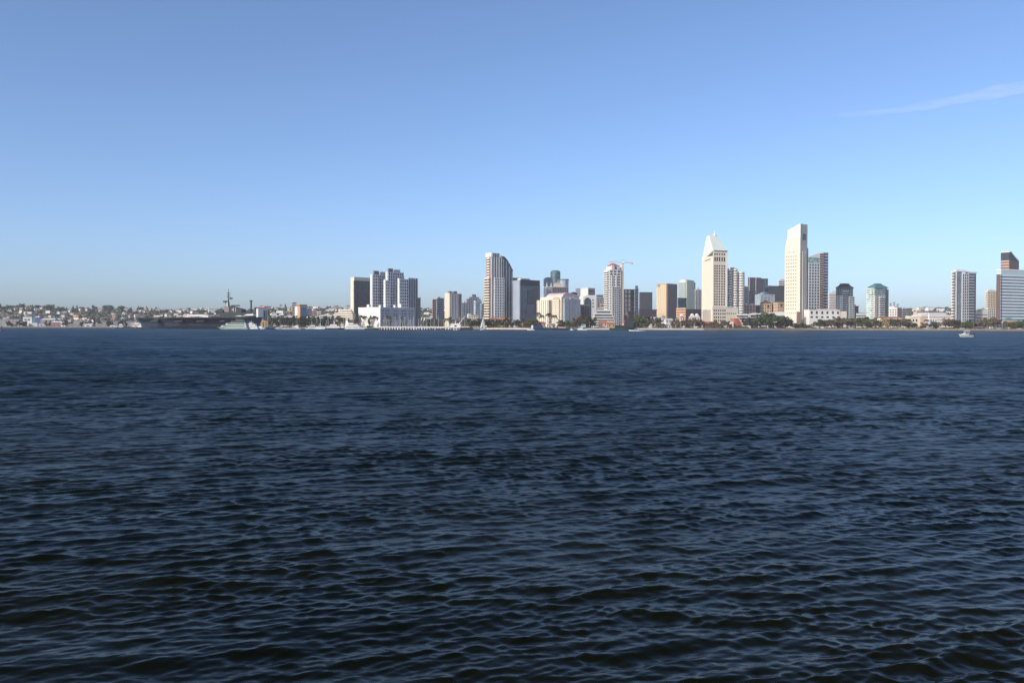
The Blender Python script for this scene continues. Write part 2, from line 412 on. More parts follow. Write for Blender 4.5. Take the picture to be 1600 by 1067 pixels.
class Bld:
    """a building placed by the photo columns of its left edge, near corner and right edge"""
    def __init__(s, name, label, cat, px0, pxc, px1, D, th, depth=None, group=None, z0=None):
        th = R(th); P = Vector((X(pxc, D), D)); u = Vector((math.cos(th), math.sin(th))); v = Vector((-math.sin(th), math.cos(th)))
        t1 = (px1 - 800)/F; t0 = (px0 - 800)/F
        s.w = (t1*P.y - P.x)/(u.x - t1*u.y)
        if depth is None: s.d = (t0*P.y - P.x)/(v.x - t0*v.y)
        else: s.d = depth
        c = P + u*s.w/2 + v*s.d/2
        s.base = land_z(pxc, D) - .3 if z0 is None else z0
        s.th = th; s.D = D; s.pxc = pxc
        s.root = empty(name, (c.x, c.y, s.base), label, cat, group, th)
        s.x0, s.x1, s.y0, s.y1 = -s.w/2, s.w/2, -s.d/2, s.d/2
    def z(s, y, px=None): return Z(s.pxc if px is None else px, y, s.D) - s.base
    def fx(s, px):
        """local x on the front face seen at photo column px"""
        t = (px - 800)/F; c = s.root.location; u = Vector((math.cos(s.th), math.sin(s.th))); v = Vector((-math.sin(s.th), math.cos(s.th)))
        q = Vector((c.x, c.y)) + v*s.y0
        return (t*q.y - q.x)/(u.x - t*u.y)
    def part(s, name, mb, mats, parent=None, smooth=False):
        return mb.build(name, mats, parent or s.root, smooth)
    def windows(s, mt, cols, rows, ww, wh, face='f', name='window', pr=.06, arch=False, d=.3, parent=None):
        """single windows sharing one mesh; cols: positions along the face, rows: sill heights"""
        mb = MB(); mb.box(-ww/2, ww/2, -pr, d, 0, wh, 0)
        if arch:
            poly = [(ww/2*math.cos(math.pi*i/8), wh + ww/2*math.sin(math.pi*i/8)) for i in range(9)]
            vs = [(x, -pr, z) for x, z in poly] + [(x, d, z) for x, z in poly]; n = 9
            mb.add(vs, [tuple(reversed(range(n))), tuple(range(n, 2*n))] + [(i, i+1, n+i+1, n+i) for i in range(n-1)])
        me = mb.mesh(name, mt if isinstance(mt, list) else [mt])
        for zz in rows:
            for c in cols:
                o = bpy.data.objects.new(name, me); COL.objects.link(o); o.parent = parent or s.root
                if face == 'f': o.location = (c, s.y0, zz)
                else: o.location = (s.x0, c, zz); o.rotation_euler = (0, 0, R(-90))
def lin(a, b, n): return [a + (b - a)*(i + .5)/n for i in range(n)]
def plain(name, label, cat, px0, pxc, px1, ytop, D, th, gl, wall, depth=None, roof=GREYROOF, parapet=1.0, group=None, pent=None, **kw):
    """an ordinary block: glazed body with bands, parapet, optional plant room on the roof"""
    b = Bld(name, label, cat, px0, pxc, px1, D, th, depth, group)
    h = b.z(ytop); mb = facade(MB(), b.x0, b.x1, b.y0, b.y1, 0, h - parapet, **kw)
    b.part('body', mb, [gl, wall])
    b.part('parapet', MB().box(b.x0-.5, b.x1+.5, b.y0-.5, b.y1+.5, h - parapet + .03, h, 0), [wall])
    if pent:
        a, c, y, m = pent
        b.part('plant_room', MB().box(b.x0 + a*b.w, b.x0 + c*b.w, b.y0 + .25*b.d, b.y1 - .2*b.d, h + .02, b.z(y), 0), [m])
    return b

# ------------------------------------------------------------------ left cluster of towers (photo columns 520-660)
def left_cluster():
    # dark tower with a cream cap
    b = Bld('office_tower', 'dark navy glass tower with a cream band round its flat top', 'tower', 548.5, 553.5, 579, 1560, 47)
    h = b.z(433); hb = b.z(438.5)
    b.part('body', facade(MB(), b.x0, b.x1, b.y0, b.y1, 0, hb, fh=3.3, band=0, bay=2.6, pier=.3, dep=.4, wall=1), [glass('slate_glass', (.075, .09, .125)), mat('umber_panel', (.17, .15, .16), .6, .1, .05)])
    b.part('cap', MB().box(b.x0-.6, b.x1+.6, b.y0-.6, b.y1+.6, hb + .02, h), CREAM)
    b.part('side_wall', MB().box(b.x0-1.2, b.x0-.46, b.y0+.3, b.y1-.3, 0, hb - .02), CREAM)
    # twin condominium towers and their shoulders
    for nm, lab, p0, pc, p1, yt, ys, caps in (
        ('condominium_tower', 'grey residential tower with paired rooftop caps, left of the tallest grey tower', 579, 582.5, 603.5, 423, 429, ((.12, .48), (.6, .95))),
        ('condominium_tower', 'tallest of the grid-windowed grey residential towers behind the white waterfront block', 603, 606.5, 630.5, 419.5, 425, ((.05, .33), (.42, .8)))):
        b = Bld(nm, lab, 'tower', p0, pc, p1, 1500, 46)
        h = b.z(ys)
        b.part('body', facade(MB(), b.x0, b.x1, b.y0, b.y1, 0, h, fh=4.7, band=.34, bay=4.7, pier=.34, dep=.5), [G_NAVY, PALE])
        b.part('side_wall', MB().box(b.x0-1.3, b.x0-.6, b.y0+.4, b.y1-.5, 0, h - .5), PALE)
        for i, (a, c) in enumerate(caps):
            b.part('roof_cap', MB().box(b.x0 + a*b.w, b.x0 + c*b.w, b.y0 + .6, b.y0 + .6*b.d, h + .02, b.z(yt if i == 0 else yt + 1.2)), [DCONC if i == 0 else CONC])
        for c in (.5, .98):
            b.part('balcony_stack', facade(MB(), b.x0 + c*b.w - 2.4, b.x0 + c*b.w, b.y0 - 2.0, b.y0 - .7, 3, h - 5, fh=3.3, band=.34, dep=.15, sides='flr'), [G_GREY, PALE])
    b = Bld('condominium_tower', 'lower grey residential tower with a white left edge, beside the tallest grey tower', 'tower', 622, 624.5, 638, 1462, 46)
    h = b.z(436)
    b.part('body', facade(MB(), b.x0, b.x1, b.y0, b.y1, 0, h, fh=4.7, band=.34, bay=4.5, pier=.34, dep=.5), [G_NAVY, PALE])
    b.part('side_wall', MB().box(b.x0-1.3, b.x0-.6, b.y0+.4, b.y1-.5, 0, h + 1), WHITE)
    b = Bld('condominium_tower', 'narrow low grey shoulder tower with a white left edge, left of the tallest grey tower', 'tower', 600, 602.5, 609, 1462, 46)
    h = b.z(438)
    b.part('body', facade(MB(), b.x0, b.x1, b.y0, b.y1, 0, h, fh=4.7, band=.34, bay=4.5, pier=.34, dep=.5), [G_NAVY, PALE])
    b.part('side_wall', MB().box(b.x0-1.3, b.x0-.6, b.y0+.4, b.y1-.5, 0, h + 1), WHITE)
    b = Bld('office_tower', 'slim blue glass tower with vertical white ribs and a dark right edge', 'tower', 636, 638, 651.5, 1480, 47)
    h = b.z(436)
    b.part('body', facade(MB(), b.x0, b.x1, b.y0, b.y1, 0, h, fh=3.3, band=0, bay=3.4, pier=.22, dep=.6), [G_BLUE, PALE])
    b.part('corner_fin', MB().box(b.x1 - 3.2, b.x1 + .6, b.y0 - 1.1, b.y0 - .68, 0, b.z(434.5)), DCONC)
    b.part('parapet', MB().box(b.x0-.4, b.x1-3.6, b.y0-.4, b.y1+.4, h + .02, h + 1.8), CONC)
    plain('apartment_block', 'small grey block peeking out to the right of the slim blue tower', 'building', 648, 650, 657, 465, 1600, 42, G_GREY, CONC, fh=3.3, band=.35)
    # white waterfront block with a sunlit left wing and a shaded right wing
    b = Bld('waterfront_block', 'wide white office block with roof vents, shaded windowed front behind the pier', 'building', 560, 594.5, 648, 1400, 49)
    h = b.z(481)
    b.part('wall', MB().box(b.x0, b.x1, b.y0, b.y1, 0, h), mat('shaded_white_render', (.47, .48, .53), .8, .07, .05, streak=True))  # white wall with the shade of its right wing painted into the colour
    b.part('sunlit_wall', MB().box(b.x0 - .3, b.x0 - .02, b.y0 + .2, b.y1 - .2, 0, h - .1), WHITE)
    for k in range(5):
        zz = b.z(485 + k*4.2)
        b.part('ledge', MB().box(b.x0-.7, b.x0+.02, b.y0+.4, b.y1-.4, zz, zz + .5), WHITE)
    b.windows(G_DARK, [b.fx(p) for p in (598.5, 603.5, 607, 616, 620, 629, 633, 640, 644)], [b.z(y) for y in (486, 490.5, 494.5, 498.5)], 3.0, 1.5)
    b.part('parapet', MB().box(b.x0-.4, b.x1+.4, b.y0-.4, b.y1+.4, h + .02, h + 1.1), WHITE)
    for p, y in ((596.5, 477), (604.5, 474.5), (619.5, 476.5), (628.5, 474.5)):
        x = b.fx(p); b.part('roof_vent', MB().box(x-1.7, x+1.7, b.y0+1.2, b.y0+5, h + 1.12, b.z(y)).box(x-2, x+2, b.y0+.9, b.y0+5.3, b.z(y)+.02, b.z(y)+.5), WHITE)
    b.part('roof_vent', MB().box(b.x0+1.5, b.x0+5.5, b.y0 + b.d*.55, b.y0 + b.d*.65, h + 1.12, b.z(475.5)), WHITE)
    # stepped white building to its left
    b = Bld('stepped_building', 'white stepped waterfront building left of the wide white office block', 'building', 521, 551, 555, 1420, 52)
    for k, (a, c, y) in enumerate(((0, 1.0, 491), (.12, .95, 488.4), (.28, .75, 486), (.4, .62, 483.2))):
        y1 = b.y0 + b.d*c; y0 = b.y0 + b.d*a*.2 + k*.5
        b.part('tier', facade(MB(), b.x0 + k*.6, b.x1 - k*.6, y0, y1, 0 if k == 0 else b.z((491, 488.4, 486)[k-1]) + .02, b.z(y), fh=3.2, band=.55, dep=.4), [G_GREY, IVORY])
    b.part('entrance_block', MB().box(b.x0 - 3, b.x0 - .45, b.y0 + 1, b.y0 + b.d*.3, 0, b.z(500)), WHITE)
left_cluster()

# ------------------------------------------------------------------ blocks between the clusters (660-800)
def mid_left():
    plain('apartment_block', 'pale low residential block right of the slim blue tower, among hillside houses', 'building', 675, 676, 682.5, 467.5, 1750, 38, G_GREY, PINKST, fh=3.2, band=.5)
    plain('office_block', 'dark grey mid-rise block with a white left edge between houses and the cream tower', 'building', 681.5, 683, 693.5, 465.5, 1720, 38, G_NAVY, CONC, fh=3.4, band=.25, pent=(.2, .5, 464, DCONC))
    b = Bld('hotel_tower', 'cream and grey mid-rise hotel tower with small rooftop turrets', 'tower', 695.5, 703, 720, 1500, 36)
    h = b.z(458.5)
    b.part('body', facade(MB(), b.x0, b.x1, b.y0, b.y1, 0, h, fh=3.3, band=.12, bay=3.0, pier=.42, dep=.4), [G_GREY, PALE])
    b.part('side_wall', MB().box(b.x0-1.1, b.x0-.5, b.y0+.4, b.y1-.4, 0, h + .8), CREAM)
    b.part('corner_block', MB().box(b.x1 - .27*b.w, b.x1 + .8, b.y0 - 1.2, b.y0 - .5, 0, h - 1), DCONC)
    for a, c in ((.02, .2), (.42, .68)): b.part('roof_turret', MB().box(b.x0 + a*b.w, b.x0 + c*b.w, b.y0+1, b.y0+.5*b.d, h + .03, b.z(455)), DCONC)
    # gothic looking glass cluster
    b = Bld('glass_tower', 'hazy blue glass tower with stepped gable-like top behind the cream hotel tower', 'tower', 720, 722, 752, 1950, 34)
    body = facade(MB(), b.x0, b.x1, b.y0, b.y1, 0, b.z(473), fh=3.6, band=.18, bay=4, pier=.2, dep=.3)
    b.part('body', body, [G_BLUE, CONC])
    for k, (a, c, y) in enumerate(((.27, .98, 466.5), (.4, .9, 463.5), (.55, .75, 459.5))):
        b.part('upper_tier', facade(MB(), b.x0 + a*b.w, b.x0 + c*b.w, b.y0 + 1 + k, b.y1 - 1 - k, b.z((473, 466.5, 463.5)[k]) + .02, b.z(y), fh=3.6, band=.2, bay=4, pier=.2, dep=.3), [G_BLUE, CONC])
    b.part('spire', MB().cyl(b.x0 + .65*b.w, 0, b.z(459.5), b.z(457.3), 1.6, .3, 6), CONC)
    b.part('side_tower', MB().box(b.x0 + .12*b.w, b.x0 + .2*b.w, b.y0 + 2, b.y1 - 2, b.z(473) + .02, b.z(470.5)), PALE)
    plain('office_block', 'pale blue-white block with a flat roof in front of the hazy stepped glass tower', 'building', 740.5, 743, 752.5, 470, 1800, 34, G_LBLUE, PALE, fh=3.4, band=.35)
    plain('office_block', 'low pale grey block tucked against the left side of the tall striped tower', 'building', 751, 752, 760, 474.5, 1750, 34, G_LBLUE, CONC, fh=3.4, band=.3, pent=(.3, .8, 472.5, WHITE))
    b = Bld('low_building', 'low yellow-cream building among trees behind the sailing boat', 'building', 730, 731.5, 748, 1345, 20, None)
    h = b.z(492.5)
    b.part('wall', MB().box(b.x0, b.x1, b.y0, b.y1, 0, h), CREAM)
    b.part('tower_block', MB().box(b.x0, b.x0 + .3*b.w, b.y0 + .2, b.y1 - .2, h + .02, b.z(490.3)), CREAM)
    b.windows(G_DARK, lin(b.x0, b.x1, 6), [b.z(499), b.z(495.5)], 1.3, 1.4)
    b.part('roof', MB().box(b.x0 + .32*b.w, b.x1 + .4, b.y0 - .4, b.y1 + .4, h + .02, h + .6), TERRA)
    # tall striped residential tower
    b = Bld('residential_tower', 'tall brown and white striped residential tower with a white cap, beside the curved glass tower', 'tower', 759.5, 768, 786, 1470, 33)
    h = b.z(401.5)
    b.part('body', facade(MB(), b.x0, b.x0 + b.w*.86, b.y0, b.y1, 0, h, fh=3.2, band=0, bay=4.3, pier=.45, dep=.5, sides='fr').box(b.x0-.35, b.x0+.1, b.y0+.5, b.y0+1.6, 0, h-.1, 1), [G_NAVY, PALE])
    b.part('balcony_stack', facade(MB(), b.x0 - 1.6, b.x0 - .4, b.y0 + b.d*.3, b.y0 + b.d*.72, 0, h - 1, fh=4.2, band=.5, dep=.2, sides='flb'), [G_BRN, WHITE])
    b.part('side_wall', facade(MB(), b.x0 - .5, b.x0 - .02, b.y0 + .75*b.d, b.y1 - .1, 0, h - .5, fh=3.2, band=.4, dep=.2, sides='l', wall=1), [PINKST, MAROON])
    b.part('side_wall', facade(MB(), b.x0 - .5, b.x0 - .02, b.y0 + 1.8, b.y0 + .28*b.d, 0, h - .5, fh=3.2, band=.4, dep=.2, sides='l', wall=1), [PINKST, MAROON])
    b.part('cap', MB().box(b.x0 - .9, b.x0 + .12*b.w, b.y0 - .6, b.y1 + .6, h + .02, b.z(395)), WHITE)
    b.part('plant_room', facade(MB(), b.x0 + .13*b.w, b.x0 + .7*b.w, b.y0 + .8, b.y1 - .8, h + .02, b.z(395.5), fh=9, band=0, bay=3, pier=.4, dep=.3), [G_NAVY, CONC])
    b.part('cap', MB().box(b.x0 + .71*b.w, b.x0 + .86*b.w, b.y0 - .3, b.y1 - .8, h + .02, b.z(399)), PALE)
    hs = b.z(434)
    b.part('lower_wing', facade(MB(), b.x0 + .18*b.w, b.x1, b.y0 - 3.2, b.y0 - .6, 0, hs, fh=4.2, band=.3, bay=4.6, pier=.45, dep=.4, sides='flr'), [G_NAVY, PALE])
    b.part('lower_wing', facade(MB(), b.x0 - 3.6, b.x0 - 1.9, b.y0 + .15*b.d, b.y1, 0, hs, fh=4.2, band=.5, dep=.3, sides='flb'), [G_BRN, IVORY])
    # curved blue glass tower behind
    b = Bld('glass_tower', 'dark blue glass tower with a curved sloping top right of the tall striped tower', 'tower', 779, 781, 801, 1530, 33)
    zt = lambda x, y: b.z(402) - max(0, (x - b.x0 - .3*b.w)/(b.w*.7))**1.35 * (b.z(402) - b.z(423))
    n = 12; poly = [(b.x0 + b.w*i/n, b.y0) for i in range(n+1)] + [(b.x1 - b.w*i/n, b.y1) for i in range(n+1)]
    b.part('body', MB().prism(poly, 0, zt), G_BLUE)
    for i in range(0, 9, 2):
        x = b.x0 + b.w*(i + .5)/9; b.part('mullion', MB().box(x-.25, x+.25, b.y0-.3, b.y0+.02, 0, zt(x, 0) - 3), CONC)
    rf = MB()
    for i in range(n):
        xa, xb = b.x0 + b.w*i/n, b.x0 + b.w*(i+1)/n
        rf.add([(xa, b.y0-.6, zt(xa,0)+.1), (xb, b.y0-.6, zt(xb,0)+.1), (xb, b.y1+.6, zt(xb,0)+.1), (xa, b.y1+.6, zt(xa,0)+.1),
                (xa, b.y0-.6, zt(xa,0)+1.5), (xb, b.y0-.6, zt(xb,0)+1.5), (xb, b.y1+.6, zt(xb,0)+1.5), (xa, b.y1+.6, zt(xa,0)+1.5)],
               [(4,5,6,7), (0,1,5,4), (2,3,7,6), (0,3,2,1)] + ([(0,4,7,3)] if i == 0 else []) + ([(1,2,6,5)] if i == n-1 else []))
    b.part('roof', rf, NAVYM)
    b.part('crown_block', MB().box(b.x0 + .02*b.w, b.x0 + .2*b.w, b.y0 + 1, b.y1 - 1, b.z(402) + 1.55, b.z(399.5)), DCONC)
    # federal office block
    b = Bld('office_block', 'broad blue-grey office block with a pale left end and dark square inset', 'building', 801, 813, 842.5, 1480, 45)
    h = b.z(437.5)
    b.part('wall', MB().box(b.x0, b.x1, b.y0, b.y1, 0, h), mat('blue_grey_panel', (.16, .185, .24), .5, .1, .06))
    b.part('end_wall', facade(MB(), b.x0-1.0, b.x0-.1, b.y0+.5, b.y1-.5, 0, h - 1, fh=60, band=0, bay=4, pier=.12, dep=.3, sides='l'), [mat('pale_blue_panel', (.30, .36, .45), .5, .07, .05), PALE])
    b.part('top_band', MB().box(b.x0-.2, b.x1+.3, b.y0-.9, b.y0-.02, b.z(446), h + .6), NAVYM)
    xa, xb = b.fx(824), b.fx(833.5)
    b.part('front_inset', facade(MB(), xa, xb, b.y0-.5, b.y0-.03, b.z(475), b.z(452), fh=3.4, band=.2, dep=.12, sides='f'), [G_NAVY, NAVYM])
    b.part('front_panel', MB().box(b.fx(816), b.fx(823), b.y0-.4, b.y0-.03, b.z(490), b.z(448)), G_BLUE)
    b.part('front_panel', MB().box(b.fx(834.5), b.fx(841), b.y0-.4, b.y0-.03, b.z(490), b.z(448)), mat('mauve_panel', (.13, .11, .14), .6, .1, .06))
    b.part('plant_room', MB().box(b.fx(818), b.fx(830), b.y0+3, b.y1-3, h + .02, b.z(434.7)), CONC)
    b.part('roof_vent', MB().box(b.fx(814.5), b.fx(817), b.y0+2, b.y0+7, h + .02, b.z(434.8)), WHITE)
    b.part('side_wing', MB().box(b.x1 + .02, b.x1 + 2.8, b.y0 + 1, b.y1, 0, b.z(445)), mat('mauve_panel', (.13, .11, .14), .6, .1, .06))
    plain('office_block', 'dark low roofline peeking out between the curved glass tower and the blue-grey block', 'building', 799.5, 800, 813, 434, 1560, 40, G_GREY, DCONC, fh=3.4, band=.3)
    b = Bld('seafood_hall', 'row of low pink and orange gabled buildings under the tall striped tower', 'building', 766, 767, 800, 1335, 14)
    for k, (a, c, y, m) in enumerate(((0, .22, 496, TERRA), (.24, .42, 497.5, TERRA), (.45, .66, 494, TERRA), (.69, .98, 497, TERRA))):
        xa, xb = b.x0 + a*b.w, b.x0 + c*b.w
        b.part('wall', MB().box(xa, xb, b.y0 + (k % 2), b.y1, 0, b.z(y + 3)), [PINKST, TAN, mat('salmon_stucco', (.60, .34, .22), .85, .1, .1), PINKST][k])
        b.part('roof', MB().gable(xa, xb, b.y0 + (k % 2), b.y1, b.z(y + 3) + .02, b.z(y), hip=.6), m)
        b.windows(G_DARK, lin(xa, xb, 3), [b.z(y + 7)], .9, 1.5)
mid_left()

# ------------------------------------------------------------------ middle (840-1095)
def middle():
    # round glass tower
    b = Bld('glass_tower', 'round-topped teal glass tower, highest behind the pink-vaulted hotel', 'tower', 860.5, 861, 876.5, 1700, 8, 16)
    r = b.w/2; h = b.z(425.5)
    mb = MB().cyl(0, 0, 0, h, r, r, 20); n = int(h/3.6)
    for i in range(n): mb.cyl(0, 0, (i+.75)*h/n, (i+1)*h/n, r + .2, r + .2, 20, 1)
    b.part('body', mb, [G_TEAL, mat('blue_metal', (.10, .16, .20), .5, .1, .1)], smooth=False)
    b.part('roof', MB().cyl(0, 0, h + .02, b.z(423.5), r + .3, r*.9, 20).cyl(0, 0, b.z(423.5) + .02, b.z(422.2), r*.85, r*.6, 20), mat('slate_blue_roof', (.09, .15, .18), .6))
    # arched glass top block with white bands
    b = Bld('condominium_tower', 'white-banded tower with arched blue glass top left of the round glass tower', 'tower', 848.5, 850, 864, 1600, 18)
    h = b.z(448)
    b.part('body', facade(MB(), b.x0, b.x1, b.y0, b.y1, 0, h, fh=3.5, band=.5, dep=.5).box(b.x0-1.0, b.x0+.3*b.w, b.y0-1.0, b.y0-.55, 0, h-.1, 1), [G_DARK, WHITE])
    b.part('arched_top', MB().box(b.x0 + .4, b.x1 - .4, b.y0 + .4, b.y1 - .4, h + .02, b.z(438)).vault(b.x0 + .3, b.x1 - .3, b.y0 + .3, b.y1 - .3, b.z(438) + .02, b.z(433) - b.z(438)), G_BLUE)
    for a in (.3, .78): b.part('white_pier', MB().frustum([(b.x0 + a*b.w - 1.6, b.y0-.2), (b.x0 + a*b.w + 1.6, b.y0-.2), (b.x0 + a*b.w + 1.6, b.y0+.35), (b.x0 + a*b.w - 1.6, b.y0+.35)], h, [(b.x0 + a*b.w - .2, b.y0+.1), (b.x0 + a*b.w + .2, b.y0+.1), (b.x0 + a*b.w + .2, b.y0+.35), (b.x0 + a*b.w - .2, b.y0+.35)], b.z(441)), WHITE)
    # dark gridded office with cream rooftop, and pale drum
    b = plain('office_block', 'dark grey gridded office block with a cream rooftop pavilion behind the pink-vaulted hotel', 'building', 862, 863.5, 887, 448.5, 1560, 18, G_NAVY, PURPLE, fh=3.4, band=.22, bay=3, pier=.3)
    b.part('roof_pavilion', MB().box(b.fx(866), b.fx(879), b.y0+2, b.y1-2, b.z(448.5)+.02, b.z(443.5)), CREAM)
    b.part('roof_pavilion', MB().box(b.fx(868), b.fx(877), b.y0+3, b.y1-3, b.z(443.5)+.02, b.z(442)), IVORY)
    b.part('mast', MB().cyl(b.fx(872.5), 0, b.z(442), b.z(436.5), .7, .2, 6), WHITE)
    b = Bld('glass_tower', 'pale glass drum tower with a dark rim right of the round teal tower', 'tower', 875, 876, 889.5, 1640, 12, 14)
    r = b.w/2; h = b.z(438)
    mb = MB().cyl(0, 0, 0, h, r, r, 18)
    for i in range(9): mb.cyl(0, 0, h - 3.2*i - 2, h - 3.2*i - 1, r + .2, r + .2, 18, 1)
    b.part('body', mb, [G_LBLUE, CONC]); b.part('roof', MB().cyl(0, 0, h + .02, b.z(436), r + .6, r + .3, 18), DCONC)
    b = Bld('domed_building', 'dark domed roof behind the right shoulder of the pink-vaulted hotel', 'building', 891, 892, 904, 1600, 14, 14)
    b.part('body', facade(MB(), b.x0, b.x1, b.y0, b.y1, 0, b.z(461), fh=3.4, band=.4), [G_GREY, PALE])
    b.part('dome', MB().dome(0, 0, b.z(461) + .02, b.w/2 + .3, b.d/2, b.z(456) - b.z(461)), NAVYM, smooth=True)
    # cream hotel with pink barrel vault
    b = Bld('hotel', 'cream and grey hotel with a pink vaulted roof near the harbour trees', 'building', 844, 877, 905, 1400, 42)
    h = b.z(463.5); L = WHITE
    b.part('wall', MB().box(b.x0, b.x1, b.y0, b.y1, 0, h), IVORY)
    b.part('left_wing', facade(MB(), b.x0 - 7, b.x0 - .1, b.y0 + .45*b.d, b.y1, 0, b.z(468.5), fh=60, band=0, bay=4, pier=.75, dep=.25, sides='lf'), [G_GREY, IVORY])
    b.part('gable_bay', facade(MB(), b.x0 - 2.6, b.x0 - .1, b.y0 + .05*b.d, b.y0 + .38*b.d, 0, b.z(469), fh=3.3, band=.5, bay=3, pier=.6, dep=.2, sides='lf'), [G_BRN, CREAM])
    g = b.y0 + .215*b.d; gw = .165*b.d
    b.part('gable_arch', MB().add([(b.x0 - 2.5, g + gw*math.cos(math.pi*i/8), b.z(469) + .02 + 5*math.sin(math.pi*i/8)) for i in range(9)] + [(b.x0 - .1, g + gw*math.cos(math.pi*i/8), b.z(469) + .02 + 5*math.sin(math.pi*i/8)) for i in range(9)],
           [tuple(range(9)), tuple(reversed(range(9, 18)))] + [(i, 9+i, 10+i, i+1) for i in range(8)] + [(0, 8, 17, 9)]), TAN)
    b.part('vaulted_roof', MB().vault(b.x0 + .1*b.w, b.x1 - .2*b.w, b.y0 + .03*b.d, b.y1 - .2*b.d, h + .02, b.z(457) - h), mat('pink_roof', (.62, .50, .50), .7, .08, .05))
    for p0, p1, y, m in ((880, 888, 466, G_LBLUE), (889.5, 895.5, 465, mat('grey_mauve_stone', (.33, .30, .32), .8, .08, .06)), (896.5, 905, 467, G_LBLUE)):
        xa, xb = b.fx(p0), b.fx(p1)
        b.part('front_bay', facade(MB(), xa, xb, b.y0 - 2.2, b.y0 - .05, 0, b.z(y), fh=60, band=0, bay=2.4, pier=.35, dep=.3, sides='flr'), [m, PALE])
    # white block and its shaded end, the shade painted mauve and pink
    b = Bld('office_block', 'square white block with a blank shaded right end, above the arched white building', 'building', 899.5, 918.5, 929, 1650, 42)
    b.part('wall', MB().box(b.x0, b.x1, b.y0, b.y1, 0, b.z(451)), WHITE)
    b.part('end_wall', facade(MB(), b.x0 + .3, b.x1 - .1, b.y0 - .6, b.y0 - .03, 0, b.z(451.5), fh=6, band=.3, dep=.2, sides='f'), [PURPLE, PINKST])
    b.part('roof_rim', MB().box(b.x0 - .5, b.x1 + .3, b.y0 - .9, b.y1 + .5, b.z(451) + .02, b.z(450)), WHITE)
    # arched white building
    b = Bld('arched_building', 'white building with one tall arched glass window, right of the pink-vaulted hotel', 'building', 909, 911, 932, 1520, 16, 18)
    h = b.z(463)
    b.part('wall', MB().box(b.x0, b.x1, b.y0, b.y1, 0, h), WHITE)
    xm = b.fx(918); r = (b.fx(923.5) - b.fx(912.5))/2
    mb = MB().box(xm - r, xm + r, b.y0 - .3, b.y0 + .4, 0, b.z(472))
    pts = [(xm + r*math.cos(math.pi*i/10), b.z(472) + .02 + (b.z(465) - b.z(472))*math.sin(math.pi*i/10)) for i in range(11)]
    mb.add([(x, b.y0 - .3, z) for x, z in pts] + [(x, b.y0 + .4, z) for x, z in pts], [tuple(reversed(range(11))), tuple(range(11, 22))] + [(i, i+1, 12+i, 11+i) for i in range(10)])
    b.part('arched_window', mb, G_BLUE)
    b.part('roof_block', MB().box(b.fx(915), b.fx(930), b.y0 + 2, b.y1 - 1, h + .02, b.z(461)), PALE)
    b.windows(G_DARK, [b.fx(926.5)], [b.z(y) for y in (470, 475, 480)], 2.2, 2.4)
    plain('office_block', 'dark grey stepped block between the arched white building and the white balcony tower', 'building', 920, 922.5, 944, 464, 1600, 24, G_NAVY, CONC, fh=3.4, band=.25, bay=3.4, pier=.25, pent=(.5, .95, 460.5, DCONC))
    plain('office_block', 'grey low block with a thin white edge below the arched white building', 'building', 903, 905, 921, 476, 1450, 20, G_NAVY, PURPLE, fh=3.4, band=.2, bay=4, pier=.2)
    plain('apartment_block', 'narrow yellow block squeezed against the left side of the white balcony tower', 'building', 938.5, 939.5, 945, 474, 1420, 18, G_BRN, TAN, fh=3.4, band=.6)
    # white balcony tower with red hip roof
    b = Bld('residential_tower', 'white balcony tower with a red hipped roof beside the construction crane', 'tower', 944, 952, 969.5, 1400, 24)
    h = b.z(421.5)
    b.part('body', facade(MB(), b.x0, b.x1, b.y0, b.y1, 0, h, fh=4.0, band=.42, bay=5.8, pier=.24, dep=.45), [G_NAVY, WHITE])
    for a in (.16, .56): b.part('bay_column', MB().box(b.x0 + a*b.w - .9, b.x0 + a*b.w + .9, b.y0 - 1.4, b.y0 - .6, 0, b.z(430)), WHITE)
    b.part('glass_bay', facade(MB(), b.x0 + .24*b.w, b.x0 + .8*b.w, b.y0 - 1.5, b.y0 - .55, 0, b.z(448), fh=3.3, band=.3, bay=3.2, pier=.15, dep=.2, sides='flr'), [G_BLUE, PALE])
    b.part('balcony_stack', facade(MB(), b.x0 - 2, b.x0 - .55, b.y0 + .15*b.d, b.y0 + .85*b.d, 0, h - 2, fh=3.3, band=.5, dep=.3, sides='flb'), [G_BRN, WHITE])
    b.part('attic', MB().box(b.x0 + .14*b.w, b.x1 - .08*b.w, b.y0 + .5, b.y1 - 1, h + .02, b.z(415.5)), WHITE)
    b.part('roof', MB().gable(b.x0 + .14*b.w, b.x1 - .08*b.w, b.y0 + .5, b.y1 - 1, b.z(415.5) + .02, b.z(411), hip=.8), REDROOF)
    b.windows(G_DARK, [b.fx(956.5), b.fx(962)], [b.z(420.5)], 1.8, 3.6, pr=.0, d=.4)
    b.part('gable_bay', MB().box(b.fx(955), b.fx(959), b.y0 - .9, b.y0 + .45, h + .02, b.z(414)), WHITE)
    b.part('side_wall', MB().box(b.x1 + .02, b.x1 + 2.6, b.y0 + 1.5, b.y1 - 1, 0, b.z(418)), CONC)
    b.part('lift_shaft', MB().box(b.x1 + 2.65, b.x1 + 6, b.y0 + 1, b.y1 - 3, 0, b.z(414.5)), PALE)
    # terrace building at its foot
    b = Bld('terrace_building', 'white-banded terrace block at the foot of the white balcony tower', 'building', 927.5, 929, 958, 1330, 14)
    for k, (a, c, y) in enumerate(((0, 1, 494), (.05, .95, 489), (.2, .9, 484), (.26, .55, 481))):
        b.part('terrace', facade(MB(), b.x0 + a*b.w, b.x0 + c*b.w, b.y0 + k*2, b.y1, 0 if k == 0 else b.z((494, 489, 484)[k-1]) + .02, b.z(y), fh=3.2, band=.45, dep=.5), [G_GREY, WHITE])
    # tower crane
    c0 = (X(973, 1390), 1390)
